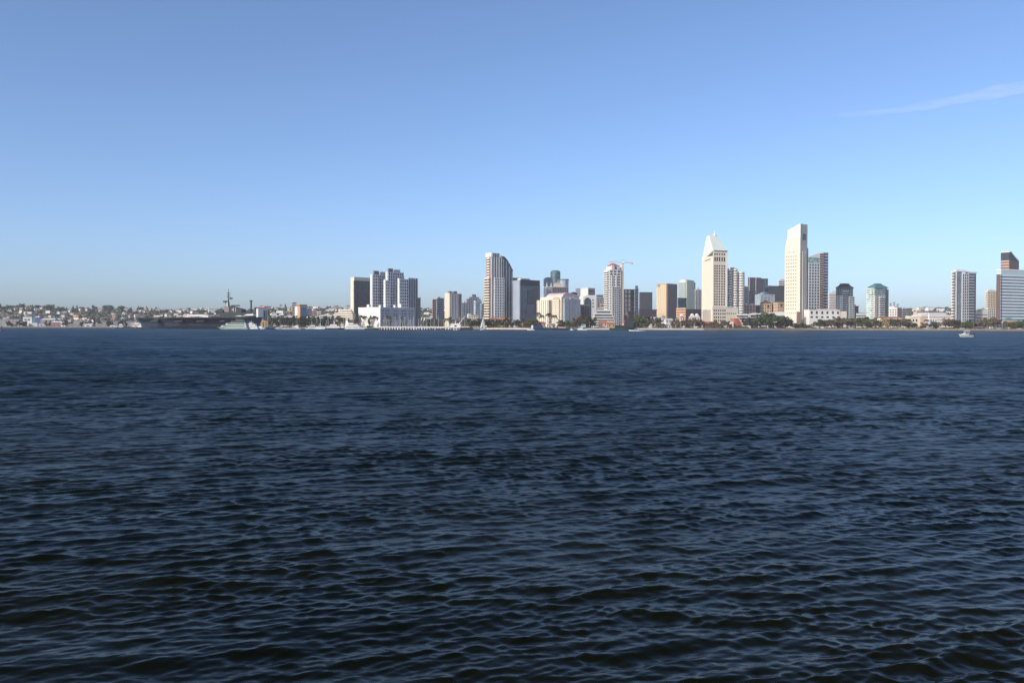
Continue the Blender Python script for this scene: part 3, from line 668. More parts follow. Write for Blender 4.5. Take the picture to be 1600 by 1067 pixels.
    zt = Z(973, 413, 1390)
    r = empty('tower_crane', (c0[0], c0[1], 1.7), 'yellow and orange tower crane with a level jib at the white balcony tower', 'crane', None, R(-6))
    zt -= 1.7
    m = MB()
    for sx in (-1, 1):
        for sy in (-1, 1): m.box(sx*.9-.16, sx*.9+.16, sy*.9-.16, sy*.9+.16, 0, zt)
    k = int(zt/3)
    for i in range(k):
        for s in (-1, 1):
            m.bar((-.9, s*.9, i*zt/k), (.9, s*.9, (i+1)*zt/k), .11); m.bar((s*.9, -.9, i*zt/k), (s*.9, .9, (i+1)*zt/k), .11)
    m.build('mast', YELLOW, r)
    MB().box(-1.5, 1.5, -1.5, 1.5, zt, zt + 1.2).build('slewing_ring', ORANGE, r)
    MB().box(-1.2, 1.2, -2.8, -1.4, zt + 1.25, zt + 3.4).build('cab', WHITE, r)
    MB().bar((0, 0, zt + 1.2), (0, 0, zt + 7), .5, r1=.2).build('apex', ORANGE, r)
    j = MB()
    for y, z in ((-.7, 0), (.7, 0), (0, 1.3)): j.bar((0, y, zt + 2 + z), (15.0, y*.6, zt + 1.6 + z*.4), .18)
    for i in range(10): j.bar((i*1.5, -.7, zt+2), (i*1.5+1.0, 0, zt+3.1), .1); j.bar((i*1.5, .7, zt+2), (i*1.5+1.0, 0, zt+3.1), .1)
    j.box(12.2, 15.2, -.8, .8, zt - .2, zt + 1.6).build('jib', ORANGE, r)
    j = MB()
    for y, z in ((-.7, 0), (.7, 0), (0, 1.3)): j.bar((0, y, zt + 2 + z), (-21, y*.6, zt + 3.2 + z*.4), .18)
    for i in range(13): j.bar((-i*1.5, -.7, zt+2+i*.09), (-i*1.5-1.0, 0, zt+3.1+i*.09), .1)
    j.build('counter_jib', ORANGE, r)
    MB().box(-21.2, -17.5, -.9, .9, zt + 1.2, zt + 3.0).build('counterweight', CONC, r)
    MB().bar((0, 0, zt + 7), (11, 0, zt + 2.6), .09).bar((0, 0, zt + 7), (-18, 0, zt + 3.8), .09).build('tie_bar', DCONC, r)
    # unfinished tower
    b = Bld('unfinished_building', 'unfinished brick-red and white open-floored block right of the crane', 'building', 974, 975.5, 993, 1440, 18)
    h = b.z(452)
    mb = MB().box(b.x0 + .5, b.x1 - .5, b.y0 + 3, b.y1, 0, h)
    b.part('core', mb, DCONC)
    n = 9
    for i in range(n):
        z = h*(i+1)/n; b.part('floor_slab', MB().box(b.x0, b.x1, b.y0, b.y1 + .1, z - .7, z - .02), PINKST if i < 6 else NAVYM)
        for a, c in ((.02, .24), (.3, .55)) if i > 3 else ((.02, .3),):
            b.part('infill_wall', MB().box(b.x0 + a*b.w, b.x0 + c*b.w, b.y0 + .7, b.y0 + 1.0, z - h/n + .05, z - 1.2), WHITE if i > 2 else BRICK)
    for a in (.0, .3, .62, .97): b.part('column', MB().box(b.x0 + a*b.w, b.x0 + a*b.w + .8, b.y0 - .3, b.y0 - .02, 0, h), BRICK)
    b.part('lift_tower', facade(MB(), b.x1 + .2, b.x1 + 5, b.y0 + 1, b.y1 - 1, 0, b.z(450), fh=5, band=.2, bay=2, pier=.4, dep=.2), [NAVYM, CONC])
    for a in (.6, 2.2, 3.8): b.part('hoist_post', MB().box(b.x1 + a, b.x1 + a + .9, b.y0 + 2, b.y0 + 3, b.z(450) + .02, b.z(446)), BRICK)
    # dark flat slab
    plain('office_block', 'plain dark grey slab block with a flat top right of the unfinished red block', 'building', 998.5, 1000, 1019, 456.5, 1600, 20, mat('dark_slab', (.085, .09, .115), .6, .08, .05), NAVYM, fh=3.6, band=0, bay=0, parapet=.4)
    plain('low_block', 'low dark purple block in front of the plain dark slab', 'building', 998, 1000, 1026, 483.5, 1400, 16, mat('dark_purple_panel', (.055, .05, .08), .6, .1, .06), NAVYM, fh=4, band=.15, parapet=.6)
    # tan hotel, the shade on its right half painted mauve
    b = Bld('hotel_tower', 'tan hotel tower with a mauve shaded right half, next to the grey-green tower', 'tower', 1025.5, 1041, 1057, 1420, 44)
    h = b.z(444)
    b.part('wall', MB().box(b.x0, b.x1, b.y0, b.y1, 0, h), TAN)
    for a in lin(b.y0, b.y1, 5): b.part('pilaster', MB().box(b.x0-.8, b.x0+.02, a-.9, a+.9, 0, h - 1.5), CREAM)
    b.part('shaded_face', facade(MB(), b.x0 + .9, b.x1 - .2, b.y0 - .7, b.y0 - .03, 0, h - .8, fh=60, band=0, bay=4.2, pier=.4, dep=.35, sides='f'), [PURPLE, mat('shaded_tan_mauve', (.28, .21, .22), .8, .08, .06)])
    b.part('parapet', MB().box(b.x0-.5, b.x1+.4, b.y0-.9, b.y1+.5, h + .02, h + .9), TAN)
    # grey green tower
    b = Bld('office_tower', 'pale grey-green office tower with a taller right half, behind low red roofs', 'tower', 1059.5, 1072.5, 1088, 1600, 30)
    b.part('left_wing', facade(MB(), b.x0, b.x1 - .1, b.y0 + 3, b.y1, 0, b.z(441), fh=3.6, band=.25, dep=.15), [mat('grey_green_panel', (.33, .38, .37), .5, .06, .05), mat('pale_green_panel', (.40, .46, .43), .5, .06, .05)])
    b.part('body', facade(MB(), b.x0 + .8, b.x0 + .75*b.w, b.y0, b.y0 + 2.9, 0, b.z(438), fh=3.6, band=.3, dep=.15), [mat('grey_green_panel', (.33, .38, .37)), mat('sage_panel', (.46, .52, .43), .5, .06, .05)])
    b.part('roof_block', MB().box(b.x0 + 1, b.x0 + .6*b.w, b.y0 + 4, b.y1 - 2, b.z(441) + .02, b.z(437)), PALE)
    plain('low_block', 'dark teal glass block standing in front of the grey-green tower', 'building', 1058.5, 1060, 1072.5, 465.5, 1500, 26, G_TEAL, NAVYM, fh=3.6, band=.15)
    plain('office_block', 'dark grey ribbed block wedged left of the slant-roofed white hotel tower', 'building', 1085, 1087, 1098, 452.5, 1560, 26, G_NAVY, CONC, fh=3.4, band=0, bay=2.8, pier=.35, pent=(.2, .5, 450, PALE))
    b = plain('low_block', 'dark purple low block with a red left end below the grey-green tower', 'building', 1057, 1073, 1097, 483, 1380, 22, mat('dark_purple_panel', (.055, .05, .08)), NAVYM, fh=4, band=.2, bay=6, pier=.15, parapet=.6)
    b.part('end_wall', facade(MB(), b.x0 - 1.4, b.x0 - .5, b.y0 + 1, b.y1 - 1, 0, b.z(481), fh=4, band=.5, dep=.3, sides='l'), [BRICK, TAN])
middle()
# ------------------------------------------------------------------ the two white hotel towers and the right side (1095-1600)
def right_side():
    # slant-roofed hotel tower
    b = Bld('hotel_tower', 'white hotel tower with a pale green slanted chisel roof and a thin spire', 'tower', 1096, 1113.5, 1134.5, 1330, 18)
    h = b.z(391.5); hl = b.z(400)
    b.part('wall', MB().box(b.x0, b.x1, b.y0, b.y1, 0, hl), IVORY)
    fr = MB().box(b.x0 - .3, b.x1 + .3, b.y0 - 1.0, b.y0 - .03, 0, h)
    b.part('front_wall', fr, IVORY)
    xr0, xr1 = b.fx(1111.5), b.fx(1123.5); zr = b.z(367.5); ym = b.y0 + .28*b.d
    zl = hl
    b.part('roof', MB().add([(b.x0 - .3, b.y0 - 1.0, h + .03), (b.x1 + .3, b.y0 - 1.0, h + .03), (b.x1 + .3, b.y1, hl + .03), (b.x0 - .3, b.y1, hl - 6),
                             (xr0, ym - 1.5, zr), (xr1, ym - 1.5, zr), (xr1, ym + 6, zr - 1), (xr0, ym + 6, zr - 1)],
                            [(0,1,5,4), (1,2,6,5), (2,3,7,6), (3,0,4,7), (4,5,6,7), (0,3,2,1)]), COPPER)
    b.part('spire', MB().bar((xr1 - 2.5, ym, zr), (xr1 - 2.5, ym, b.z(359.5)), 2.4, r1=.15, n=8), WHITE)
    b.part('eave', MB().box(b.x0 + 1, b.x1 + .8, b.y0 - 1.7, b.y0 - 1.02, h - 1.3, h - .1), mat('dark_eave', (.12, .14, .13), .7))
    cols = [b.fx(p) for p in (1116, 1119.3, 1123, 1127, 1130.6)]
    me_rows = [b.z(y) for y in range(417, 480, 4)]
    b.windows(G_DARK, cols, me_rows, 2.2, 2.4, pr=1.06, d=-.9)
    b.windows(G_DARK, cols, [b.z(408.5)], 2.2, 6.2, pr=1.06, d=-.9)
    b.windows(G_DARK, cols, [b.z(398.8)], 2.1, 2.6, pr=1.06, d=-.9)
    b.part('side_slit', MB().add([(b.x0 - .12, b.y0 + .22*b.d, b.z(405)), (b.x0 - .12, b.y0 + .75*b.d, b.z(407.2)), (b.x0 - .12, b.y0 + .75*b.d, b.z(406)), (b.x0 - .12, b.y0 + .22*b.d, b.z(403.6)),
                                  (b.x0 + .2, b.y0 + .22*b.d, b.z(405)), (b.x0 + .2, b.y0 + .75*b.d, b.z(407.2)), (b.x0 + .2, b.y0 + .75*b.d, b.z(406)), (b.x0 + .2, b.y0 + .22*b.d, b.z(403.6))],
                                 [(0,1,2,3), (7,6,5,4), (0,4,5,1), (1,5,6,2), (2,6,7,3), (3,7,4,0)]), BROWNR)
    b.part('corner_pier', MB().box(b.x1 - .9, b.x1 + .9, b.y0 - 1.5, b.y0 - 1.02, 0, b.z(394)), WHITE)
    # balcony tower of the hotel
    b = Bld('balcony_tower', 'white round-bayed balcony tower joined to the slant-roofed hotel tower', 'tower', 1134.5, 1135.5, 1162.5, 1345, 16, 20)
    h = b.z(428)
    b.part('body', MB().box(b.x0, b.x1, b.y0, b.y1, 0, h), PINKST)
    for p0, p1, y in ((1136, 1143.2, 422), (1144.2, 1151.5, 420.5), (1153, 1161.5, 424.5)):
        xa, xb = b.fx(p0), b.fx(p1); r = (xb - xa)/2; hb = b.z(y); n = int(hb/3.6)
        mb = MB().cyl((xa+xb)/2, b.y0 - .6, 0, hb, r*.82, r*.82, 14)
        for i in range(n): mb.cyl((xa+xb)/2, b.y0 - .6, (i + .42)*hb/n, (i+1)*hb/n, r, r, 14, 1)
        b.part('balcony_bay', mb, [G_BRN, WHITE])
    for p, y in ((1138, 419.5), (1146.5, 417.8), (1150, 419)): b.part('roof_turret', MB().box(b.fx(p) - 1.8, b.fx(p) + 1.8, b.y0 + 2, b.y0 + 8, h + .02, b.z(y)), PINKST)
    b.part('side_wall', MB().box(b.x1 + .02, b.x1 + 1.6, b.y0 + 2, b.y1, 0, b.z(425)), CONC)
    # podium of the hotel
    b = Bld('hotel_podium', 'cream low hotel wing with rows of square windows at the foot of the slant-roofed tower', 'building', 1111, 1113, 1153, 1300, 18)
    h = b.z(480.5)
    b.part('wall', MB().box(b.x0, b.x1, b.y0, b.y1, 0, h), IVORY)
    b.windows(G_BRN, [b.fx(p) for p in (1116, 1119, 1122.5, 1126, 1129.5, 1132.5)], [b.z(y) for y in (486.3, 491.5, 497, 502)], 2.0, 2.2)
    b.windows(G_BRN, [b.fx(p) for p in (1136, 1139, 1142.5, 1146, 1149.5)], [b.z(490.5)], 1.8, 1.6)
    b.part('parapet', MB().box(b.x0 - .4, b.x1 + .4, b.y0 - .4, b.y1 + .4, h + .02, h + .8), WHITE)
    b.part('side_wing', MB().box(b.x0 - 14, b.x0 - .02, b.y0 + 3, b.y1, 0, b.z(484)), IVORY)
    # towers between the two hotels
    plain('office_block', 'thin dark grey block right behind the round-bayed balcony tower', 'building', 1160, 1161, 1168.5, 447, 1600, 24, G_NAVY, CONC, fh=3.4, band=.2)
    b = Bld('office_tower', 'dark mauve glass office tower with two pink piers between the two white hotels', 'tower', 1168, 1170, 1200.5, 1620, 24)
    b.part('body', facade(MB(), b.x0, b.x0 + .62*b.w, b.y0, b.y1, 0, b.z(433.5), fh=3.6, band=.18, dep=.25), [G_NAVY, PURPLE])
    b.part('right_wing', facade(MB(), b.x0 + .64*b.w, b.x1, b.y0 + 2, b.y1, 0, b.z(434.5), fh=3.6, band=.12, bay=5, pier=.15, dep=.25), [G_BLUE, PURPLE])
    for p in (1170.3, 1180.3): b.part('pink_pier', MB().box(b.fx(p) - .9, b.fx(p) + .9, b.y0 - 1.0, b.y0 - .3, 0, b.z(433)), PINKST)
    b.part('lower_front', MB().box(b.fx(1168.8), b.fx(1179), b.y0 - 1.6, b.y0 - 1.02, 0, b.z(454.5)), G_NAVY)
    b = Bld('glass_block', 'small pale blue glass block with a peaked top in front of the dark towers', 'building', 1186.5, 1188, 1210, 1480, 18, 16)
    b.part('body', facade(MB(), b.x0, b.x1, b.y0, b.y1, 0, b.z(460), fh=3.6, band=.1, bay=2.6, pier=.2, dep=.2), [G_LBLUE, PALE])
    b.part('roof', MB().gable(b.x0 + .15*b.w, b.x1 - .3*b.w, b.y0 + .4, b.y1, b.z(460) + .02, b.z(456), ov=0), G_LBLUE)
    b = plain('office_block', 'dark slate block with a sharp flat roof left of the tall slant-topped cream hotel', 'building', 1199, 1201, 1224.5, 446.5, 1560, 26, G_NAVY, mat('slate_panel', (.09, .10, .13), .6, .1, .06), fh=3.6, band=.16, bay=3.2, pier=.16)
    b.part('left_tier', MB().box(b.x0 - 8, b.x0 - .4, b.y0 + 1, b.y1, 0, b.z(450)), NAVYM)
    plain('apartment_block', 'white upper storeys peeking out just left of the tall slant-topped cream hotel', 'building', 1215.5, 1216.5, 1226, 437.5, 1700, 24, G_GREY, WHITE, fh=3.4, band=.6, pent=(.3, .9, 436, IVORY))
    # tan hat-roofed blocks
    for lab, p0, p1, y, yr, D in (('tan block with a brown pyramid roof in front of the dark slate block', 1193, 1205.5, 474, 468.5, 1380), ('tan block with arched opening tight against the tall slant-topped hotel', 1214, 1225, 472.5, 469.5, 1370)):
        b = Bld('hat_roofed_block', lab, 'building', p0, p0 + .8, p1, D, 14, 12)
        h = b.z(y)
        b.part('wall', facade(MB(), b.x0, b.x1, b.y0, b.y1, 0, h, fh=4.2, band=.55, bay=4, pier=.5, dep=.25), [G_BRN, mat('sand_stucco', (.58, .43, .30), .85, .08, .08)])
        b.part('roof', MB().pyramid(b.x0 - .8, b.x1 + .8, b.y0 - .8, b.y1 + .8, h + .02, b.z(yr)), BROWNR)
        b.part('arched_window', MB().cyl(0, b.y0 - .1, h - 5.5, h - 2.2, 1.6, 1.2, 8), G_DARK)
    b = Bld('brick_block', 'red and cream brick block with open galleries behind the low white hotel wing', 'building', 1151, 1152, 1180, 1360, 14)
    h = b.z(476)
    b.part('wall', facade(MB(), b.x0, b.x1, b.y0, b.y1, 0, h, fh=4.5, band=.4, bay=5, pier=.4, dep=.3), [MAROON, mat('rose_stucco', (.52, .33, .29), .85, .1, .1)])
    for a in (.12, .52, .86): b.part('roof_turret', MB().box(b.x0 + a*b.w - 2.2, b.x0 + a*b.w + 2.2, b.y0 + 1, b.y0 + 6, h + .02, b.z(474)), CREAM)
    plain('brick_block', 'dark brick block with a flat roof between the cream turrets and the pyramid roof', 'building', 1177, 1178, 1195, 477, 1390, 14, G_TEAL, MAROON, fh=4, band=.2, bay=5, pier=.2)
    plain('brick_block', 'dark red block in shade between the two tan hat-roofed blocks', 'building', 1204, 1205, 1216, 474.5, 1390, 14, G_BRN, MAROON, fh=4, band=.3, bay=5, pier=.25)
    # low white hotel wing with curved parapets
    b = Bld('low_hotel_wing', 'long low white building with curved roof edges behind the shore trees', 'building', 1152, 1154, 1227, 1305, 10, 16)
    xs = [b.fx(p) for p in (1154, 1171, 1186, 1200, 1212, 1227)]
    b.part('body', facade(MB(), b.x0, b.x1, b.y0 + 1, b.y1, 0, b.z(491), fh=3.8, band=.25, dep=.2), [G_NAVY, WHITE])
    for i, y in enumerate((490.2, 488.8, 488.2, 487.5, 486.8)):
        xa, xb = xs[i], xs[i+1]; n = 8; zb = b.z(493 if i % 2 == 0 else 492); zt = b.z(y)
        tops = [(xa + (xb - xa)*k/n, zt - (1 - math.sin(math.pi*k/n))*1.0) for k in range(n+1)]
        vs = [(x, b.y0 - .2, zb) for x, _ in tops] + [(x, b.y0 - .2, z) for x, z in tops] + [(x, b.y0 + .7, zb) for x, _ in tops] + [(x, b.y0 + .7, z) for x, z in tops]
        N = n+1; fs = []
        for k in range(n): fs += [(k, k+1, N+k+1, N+k), (2*N+k+1, 2*N+k, 3*N+k, 3*N+k+1), (N+k, N+k+1, 3*N+k+1, 3*N+k), (k, 2*N+k, 2*N+k+1, k+1)]
        fs += [(0, N, 3*N, 2*N), (n, 2*N+n, 3*N+n, N+n)]
        b.part('curved_parapet', MB().add(vs, fs), WHITE)
    for x in xs[1:5]: b.part('pier', MB().box(x - 1.5, x + 1.5, b.y0 - .5, b.y0 + .95, 0, b.z(493.5)), WHITE)
    # tall slant-topped cream hotel
    b = Bld('hotel_tower', 'tallest cream hotel tower with a slanted top and one dark square opening', 'tower', 1225.5, 1249.5, 1261.5, 1310, 40)
    hs = b.z(388); W = IVORY
    th_ = lambda x, y: (b.z(349.8) - (y - b.y0)/b.d*(b.z(349.8) - b.z(361))) 
    b.part('body', MB().box(b.x0, b.x1, b.y0, b.y1, 0, hs), W)
    yb = b.y1 - .17*b.d
    b.part('upper_block', MB().prism([(b.x0 + .5, b.y0 + .3), (b.x1 - 1.0, b.y0 + .3), (b.x1 - 1.0, yb), (b.x0 + .5, yb)], hs + .02, th_), IVORY)
    b.part('chamfer', MB().prism([(b.x0 + .5, yb + .03), (b.x1 - 1.0, yb + .03), (b.x1 - 1.0, b.y1 - .02), (b.x0 + .5, b.y1 - .02)], hs + .02, lambda x, y: th_(x, yb) - 7 - (y - yb)/(b.y1 - yb)*(th_(x, yb) - 9 - hs)), IVORY)
    b.part('roof_edge', MB().prism([(b.x0 + .2, b.y0), (b.x0 + .45, b.y0), (b.x0 + .45, yb - .02), (b.x0 + .2, yb - .02)], b.z(372), lambda x, y: th_(x, y) + .5), WHITE)
    b.part('square_opening', MB().box(b.fx(1253.2), b.fx(1258.6), b.y0 + .1, b.y0 + .5, b.z(374.8), b.z(365)), G_NAVY)
    b.part('side_band', MB().box(b.x0 - .4, b.x0 - .02, b.y0 + 1, b.y1 - 1, b.z(397), b.z(395)), WHITE)
    ys = lin(b.y0 + .05*b.d, b.y0 + .96*b.d, 6); rows = [b.z(y) for y in np.linspace(401, 483, 16)]
    shallow = mat('warm_shade_glass', (.30, .21, .15), .5, .1, .2)
    b.windows(shallow, ys[1:], rows, 2.0, 1.5, face='l', pr=.05, d=.2)
    b.windows(G_BRN, [b.x0 + 1.0], [b.z(y) for y in np.linspace(399, 498, 24)], 1.0, 2.2, pr=.08)
    for k, (a, c) in enumerate(((.62, .7), (.74, .82), (.36, .52))):
        b.part('side_slit', MB().box(b.x0 - .12, b.x0 + .2, b.y0 + a*b.d, b.y0 + c*b.d, b.z(395) - .3, b.z(392.6)), TAN)
    for a in (.3, .62): b.part('front_rib', MB().box(b.x0 + a*b.w, b.x0 + a*b.w + .7, b.y0 - .6, b.y0 - .02, 0, b.z(392)), CREAM)
    b.part('shaded_edge', MB().box(b.x1 - 1.7, b.x1 + .3, b.y0 - .4, b.y0 - .02, 0, b.z(387)), MAROON)
    b.part('corner_block', MB().box(b.x1 - 9.5, b.x1 + 1.5, b.y0 - 3, b.y0 - .7, 0, b.z(491)), PINKST)
    b = Bld('hotel_podium', 'cream two-storey podium with a shaded right end under the tallest cream hotel', 'building', 1226, 1244, 1250.5, 1285, 34)
    b.part('wall', MB().box(b.x0, b.x1, b.y0, b.y1, 0, b.z(487)), IVORY)
    b.windows(G_BRN, lin(b.y0, b.y1, 6), [b.z(489.8)], 1.4, 1.0, face='l')
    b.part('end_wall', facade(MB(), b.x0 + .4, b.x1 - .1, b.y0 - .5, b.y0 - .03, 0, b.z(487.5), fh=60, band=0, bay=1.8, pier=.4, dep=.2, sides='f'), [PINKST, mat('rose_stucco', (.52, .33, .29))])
    # glass tower right of the hotel
    b = Bld('glass_tower', 'pale glass tower with slanted top and dark right edge beside the tallest cream hotel', 'tower', 1261, 1263, 1293.5, 1400, 22)
    hb = b.z(411); xm = b.fx(1280); xe = b.fx(1285.5)
    b.part('body', facade(MB(), b.x0, xm, b.y0, b.y1, 0, hb, fh=4.4, band=.36, bay=5.2, pier=.28, dep=.3), [G_BLUE, PALE])
    zt = lambda x, y: b.z(401.5) + (x - b.x0)/(xe - b.x0)*(b.z(393.5) - b.z(401.5))
    b.part('slanted_crown', MB().prism([(b.x0, b.y0 + .3), (xm, b.y0 + .3), (xm, b.y1), (b.x0, b.y1)], hb + .02, zt, 0, 1), [G_LTEAL, WHITE])
    b.part('crown_edge', MB().prism([(b.x0, b.y0 - .2), (xm, b.y0 - .2), (xm, b.y0 + .25), (b.x0, b.y0 + .25)], b.z(402.8), lambda x, y: zt(x, y) + .6), WHITE)
    b.part('balcony_stack', facade(MB(), xm + .1, xe, b.y0 - .8, b.y1 - 2, 0, b.z(395), fh=3.4, band=.45, dep=.3), [G_BRN, PINKST])
    b.part('right_wing', facade(MB(), xe + .1, b.x1, b.y0 + .5, b.y1 - 1, 0, b.z(393.5), fh=4.4, band=.3, dep=.5), [G_BLUE, CONC])
    b.part('base', MB().box(b.x0 + 1, b.x1 - 1, b.y0 - 3, b.y0 - .9, 0, b.z(483)), NAVYM)
    plain('striped_block', 'small pink and white striped block left of the dark hat-topped tower', 'building', 1294.5, 1295.5, 1306.5, 457.5, 1480, 16, PINKST, WHITE, fh=4, band=.55, pent=(.4, .9, 454.5, WHITE))
    # dark hat-topped tower
    b = Bld('hat_topped_tower', 'dark blue-green tower with a wide hat-like roof behind the low white arcade', 'tower', 1304.5, 1307, 1333.5, 1380, 20)
    h = b.z(449.5)
    b.part('body', facade(MB(), b.x0 + .04*b.w, b.x1 - .04*b.w, b.y0 + .5, b.y1 - .5, 0, h, fh=4, band=.28, bay=4.2, pier=.3, dep=.35), [G_TEAL, mat('teal_grey_metal', (.15, .20, .23), .6, .1, .06)])
    for a, y in ((.0, 462), (.7, 463)): b.part('corner_bay', facade(MB(), b.x0 + a*b.w, b.x0 + (a + .3)*b.w, b.y0 - 1.6, b.y0 + .1, 0, b.z(y), fh=3.4, band=.3, bay=3, pier=.3, dep=.2, sides='flr'), [G_TEAL, CONC])
    b.part('glass_front', facade(MB(), b.x0 + .34*b.w, b.x0 + .62*b.w, b.y0 - .9, b.y0 + .1, 0, b.z(455), fh=3.4, band=.2, dep=.15, sides='flr'), [G_BLUE, CONC])
    b.part('hat_roof', MB().frustum([(b.x0-.8, b.y0-1), (b.x1+.8, b.y0-1), (b.x1+.8, b.y1), (b.x0-.8, b.y1)], h + .02, [(b.x0+.16*b.w, b.y0+2), (b.x1-.16*b.w, b.y0+2), (b.x1-.16*b.w, b.y1-3), (b.x0+.16*b.w, b.y1-3)], b.z(446))
           .frustum([(b.x0+.18*b.w, b.y0+2.4), (b.x1-.2*b.w, b.y0+2.4), (b.x1-.2*b.w, b.y1-3.4), (b.x0+.18*b.w, b.y1-3.4)], b.z(446)+.02, [(b.x0+.3*b.w, b.y0+4), (b.x1-.34*b.w, b.y0+4), (b.x1-.34*b.w, b.y1-5), (b.x0+.3*b.w, b.y1-5)], b.z(442.8)), mat('dark_teal_roof', (.03, .06, .075), .5, .1, .1))
    # low white arcade
    b = Bld('arcade_building', 'low white arcade building with square-headed dark openings behind shore trees', 'building', 1263, 1264.5, 1323, 1290, 12, 15)
    h = b.z(484.5)
    b.part('wall', MB().box(b.x0, b.fx(1312), b.y0, b.y1, 0, h), WHITE)
    b.part('lower_wing', MB().box(b.fx(1312) + .02, b.x1, b.y0 + .6, b.y1, 0, b.z(486)), IVORY)
    b.windows(G_DARK, [b.fx(p) for p in (1268, 1276, 1284.5, 1292.5, 1301, 1309)], [b.z(490.5)], 3.0, 2.4, arch=True)
    b.windows(G_DARK, [b.fx(p) for p in (1268, 1276, 1284.5, 1293, 1302, 1310)], [b.z(496.8)], 3.6, 2.4)
    b.part('cornice', MB().box(b.x0 - .4, b.fx(1312), b.y0 - .5, b.y1, h + .02, h + .7), WHITE)
    b.part('roof_block', MB().box(b.fx(1284), b.fx(1309), b.y0 + 2, b.y1 - 1, h + .72, b.z(482.5)), PINKST)
    plain('shop_block', 'small plum coloured block right of the dark hat-topped tower', 'building', 1332, 1332.8, 1341, 478, 1420, 14, MAROON, PURPLE, fh=4, band=.3, pent=(.1, .5, 476, MAROON))
    plain('low_house', 'low white house between the hat-topped tower and the white teal-topped tower', 'building', 1338, 1338.6, 1356, 489.5, 1380, 10, G_GREY, WHITE, fh=4, band=.6)
    # teal-topped white tower
    b = Bld('teal_topped_tower', 'white balcony tower with a teal hat roof and teal glass upper floors', 'tower', 1354.5, 1366, 1386.5, 1350, 32)
    h = b.z(449)
    b.part('body', facade(MB(), b.x0, b.x1, b.y0, b.y1, 0, b.z(461.5), fh=3.3, band=.5, bay=5, pier=.3, dep=.4), [G_TEAL, WHITE])
    b.part('upper_floors', facade(MB(), b.x0 + .6, b.x1 - .6, b.y0 + .6, b.y1 - .6, b.z(461.5) + .02, h, fh=3.3, band=.3, dep=.6), [G_LTEAL, WHITE])
    b.part('corner_pier', MB().box(b.x0 - .9, b.x0 + 3.6, b.y0 - .9, b.y0 - .45, 0, b.z(462)), IVORY)
    b.part('balcony_stack', facade(MB(), b.x0 + .35*b.w, b.x0 + .72*b.w, b.y0 - 1.6, b.y0 - .5, 0, b.z(464), fh=3.3, band=.5, dep=.2, sides='flr'), [G_BRN, WHITE])
    b.part('right_edge', facade(MB(), b.x1 - .2*b.w, b.x1 + .8, b.y0 - .9, b.y0 - .5, 0, b.z(452), fh=3.3, band=.3, dep=.15, sides='fr'), [G_TEAL, TEALR])
    b.part('side_balconies', facade(MB(), b.x0 - 1.5, b.x0 - .5, b.y0 + .3*b.d, b.y1, 0, b.z(451), fh=3.3, band=.4, dep=.3, sides='flb'), [G_LTEAL, WHITE])
    b.part('hat_roof', MB().frustum([(b.x0-1, b.y0-1.2), (b.x1+1.2, b.y0-1.2), (b.x1+1.2, b.y1), (b.x0-1, b.y1)], h + .02, [(b.x0+.14*b.w, b.y0+2), (b.x1-.2*b.w, b.y0+2), (b.x1-.2*b.w, b.y1-3), (b.x0+.14*b.w, b.y1-3)], b.z(445.5))
           .frustum([(b.x0+.16*b.w, b.y0+2.4), (b.x1-.22*b.w, b.y0+2.4), (b.x1-.22*b.w, b.y1-3.4), (b.x0+.16*b.w, b.y1-3.4)], b.z(445.5)+.02, [(b.x0+.3*b.w, b.y0+4), (b.x1-.34*b.w, b.y0+4), (b.x1-.34*b.w, b.y1-5), (b.x0+.3*b.w, b.y1-5)], b.z(442.5)), TEALR)
    b = plain('apartment_block', 'white and pink low apartment block right of the teal-topped tower', 'building', 1386, 1401, 1408, 480.5, 1420, 42, G_GREY, WHITE, fh=3.4, band=.5, bay=4, pier=.4, pent=(.0, .4, 478.5, WHITE))
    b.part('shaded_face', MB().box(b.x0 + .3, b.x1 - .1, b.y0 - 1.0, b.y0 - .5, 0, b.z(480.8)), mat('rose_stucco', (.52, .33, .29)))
    for p, y in ((1391, 473), (1396.5, 471.5), (1402, 474)):
        plain('far_tower', {1391: 'pale hazy mast-like block left of two others above the white and pink apartments', 1396.5: 'middle and tallest of three pale hazy slim blocks above the white and pink apartments', 1402: 'rightmost of three pale hazy slim blocks above the white and pink apartments'}[p], 'building', p-1.6, p-1.3, p+1.6, y, 2300, 20, G_LBLUE, PALE, fh=4, band=.4)
    plain('apartment_block', 'slim grey block right of the white and pink low apartments', 'building', 1407.5, 1410, 1414.5, 481, 1460, 30, G_GREY, PALE, fh=3.4, band=.3)
    # cream arcade on the right
    b = Bld('arcade_building', 'long low cream arcade building with small arches behind the shore trees on the right', 'building', 1374, 1375, 1449, 1225, 8, 14)
    h = b.z(497)
    b.part('wall', MB().box(b.x0, b.x1, b.y0, b.y1, 0, h), CREAM)
    b.windows(G_DARK, [b.fx(p) for p in (1417, 1422, 1427, 1432)], [b.z(502)], 2.2, 1.8, arch=True)
    b.part('gable', MB().gable(b.fx(1420), b.fx(1430), b.y0 - .3, b.y1, h + .02, b.z(494.6), ov=0), CREAM)
    b.part('right_wing', MB().box(b.fx(1437), b.x1 + .2, b.y0 - 1.2, b.y0 - .02, 0, b.z(495.5)), mat('sand_stucco', (.58, .43, .30)))
    b.part('roof', MB().gable(b.fx(1376), b.fx(1415), b.y0, b.y1, h + .02, b.z(494.8), hip=1), TERRA)
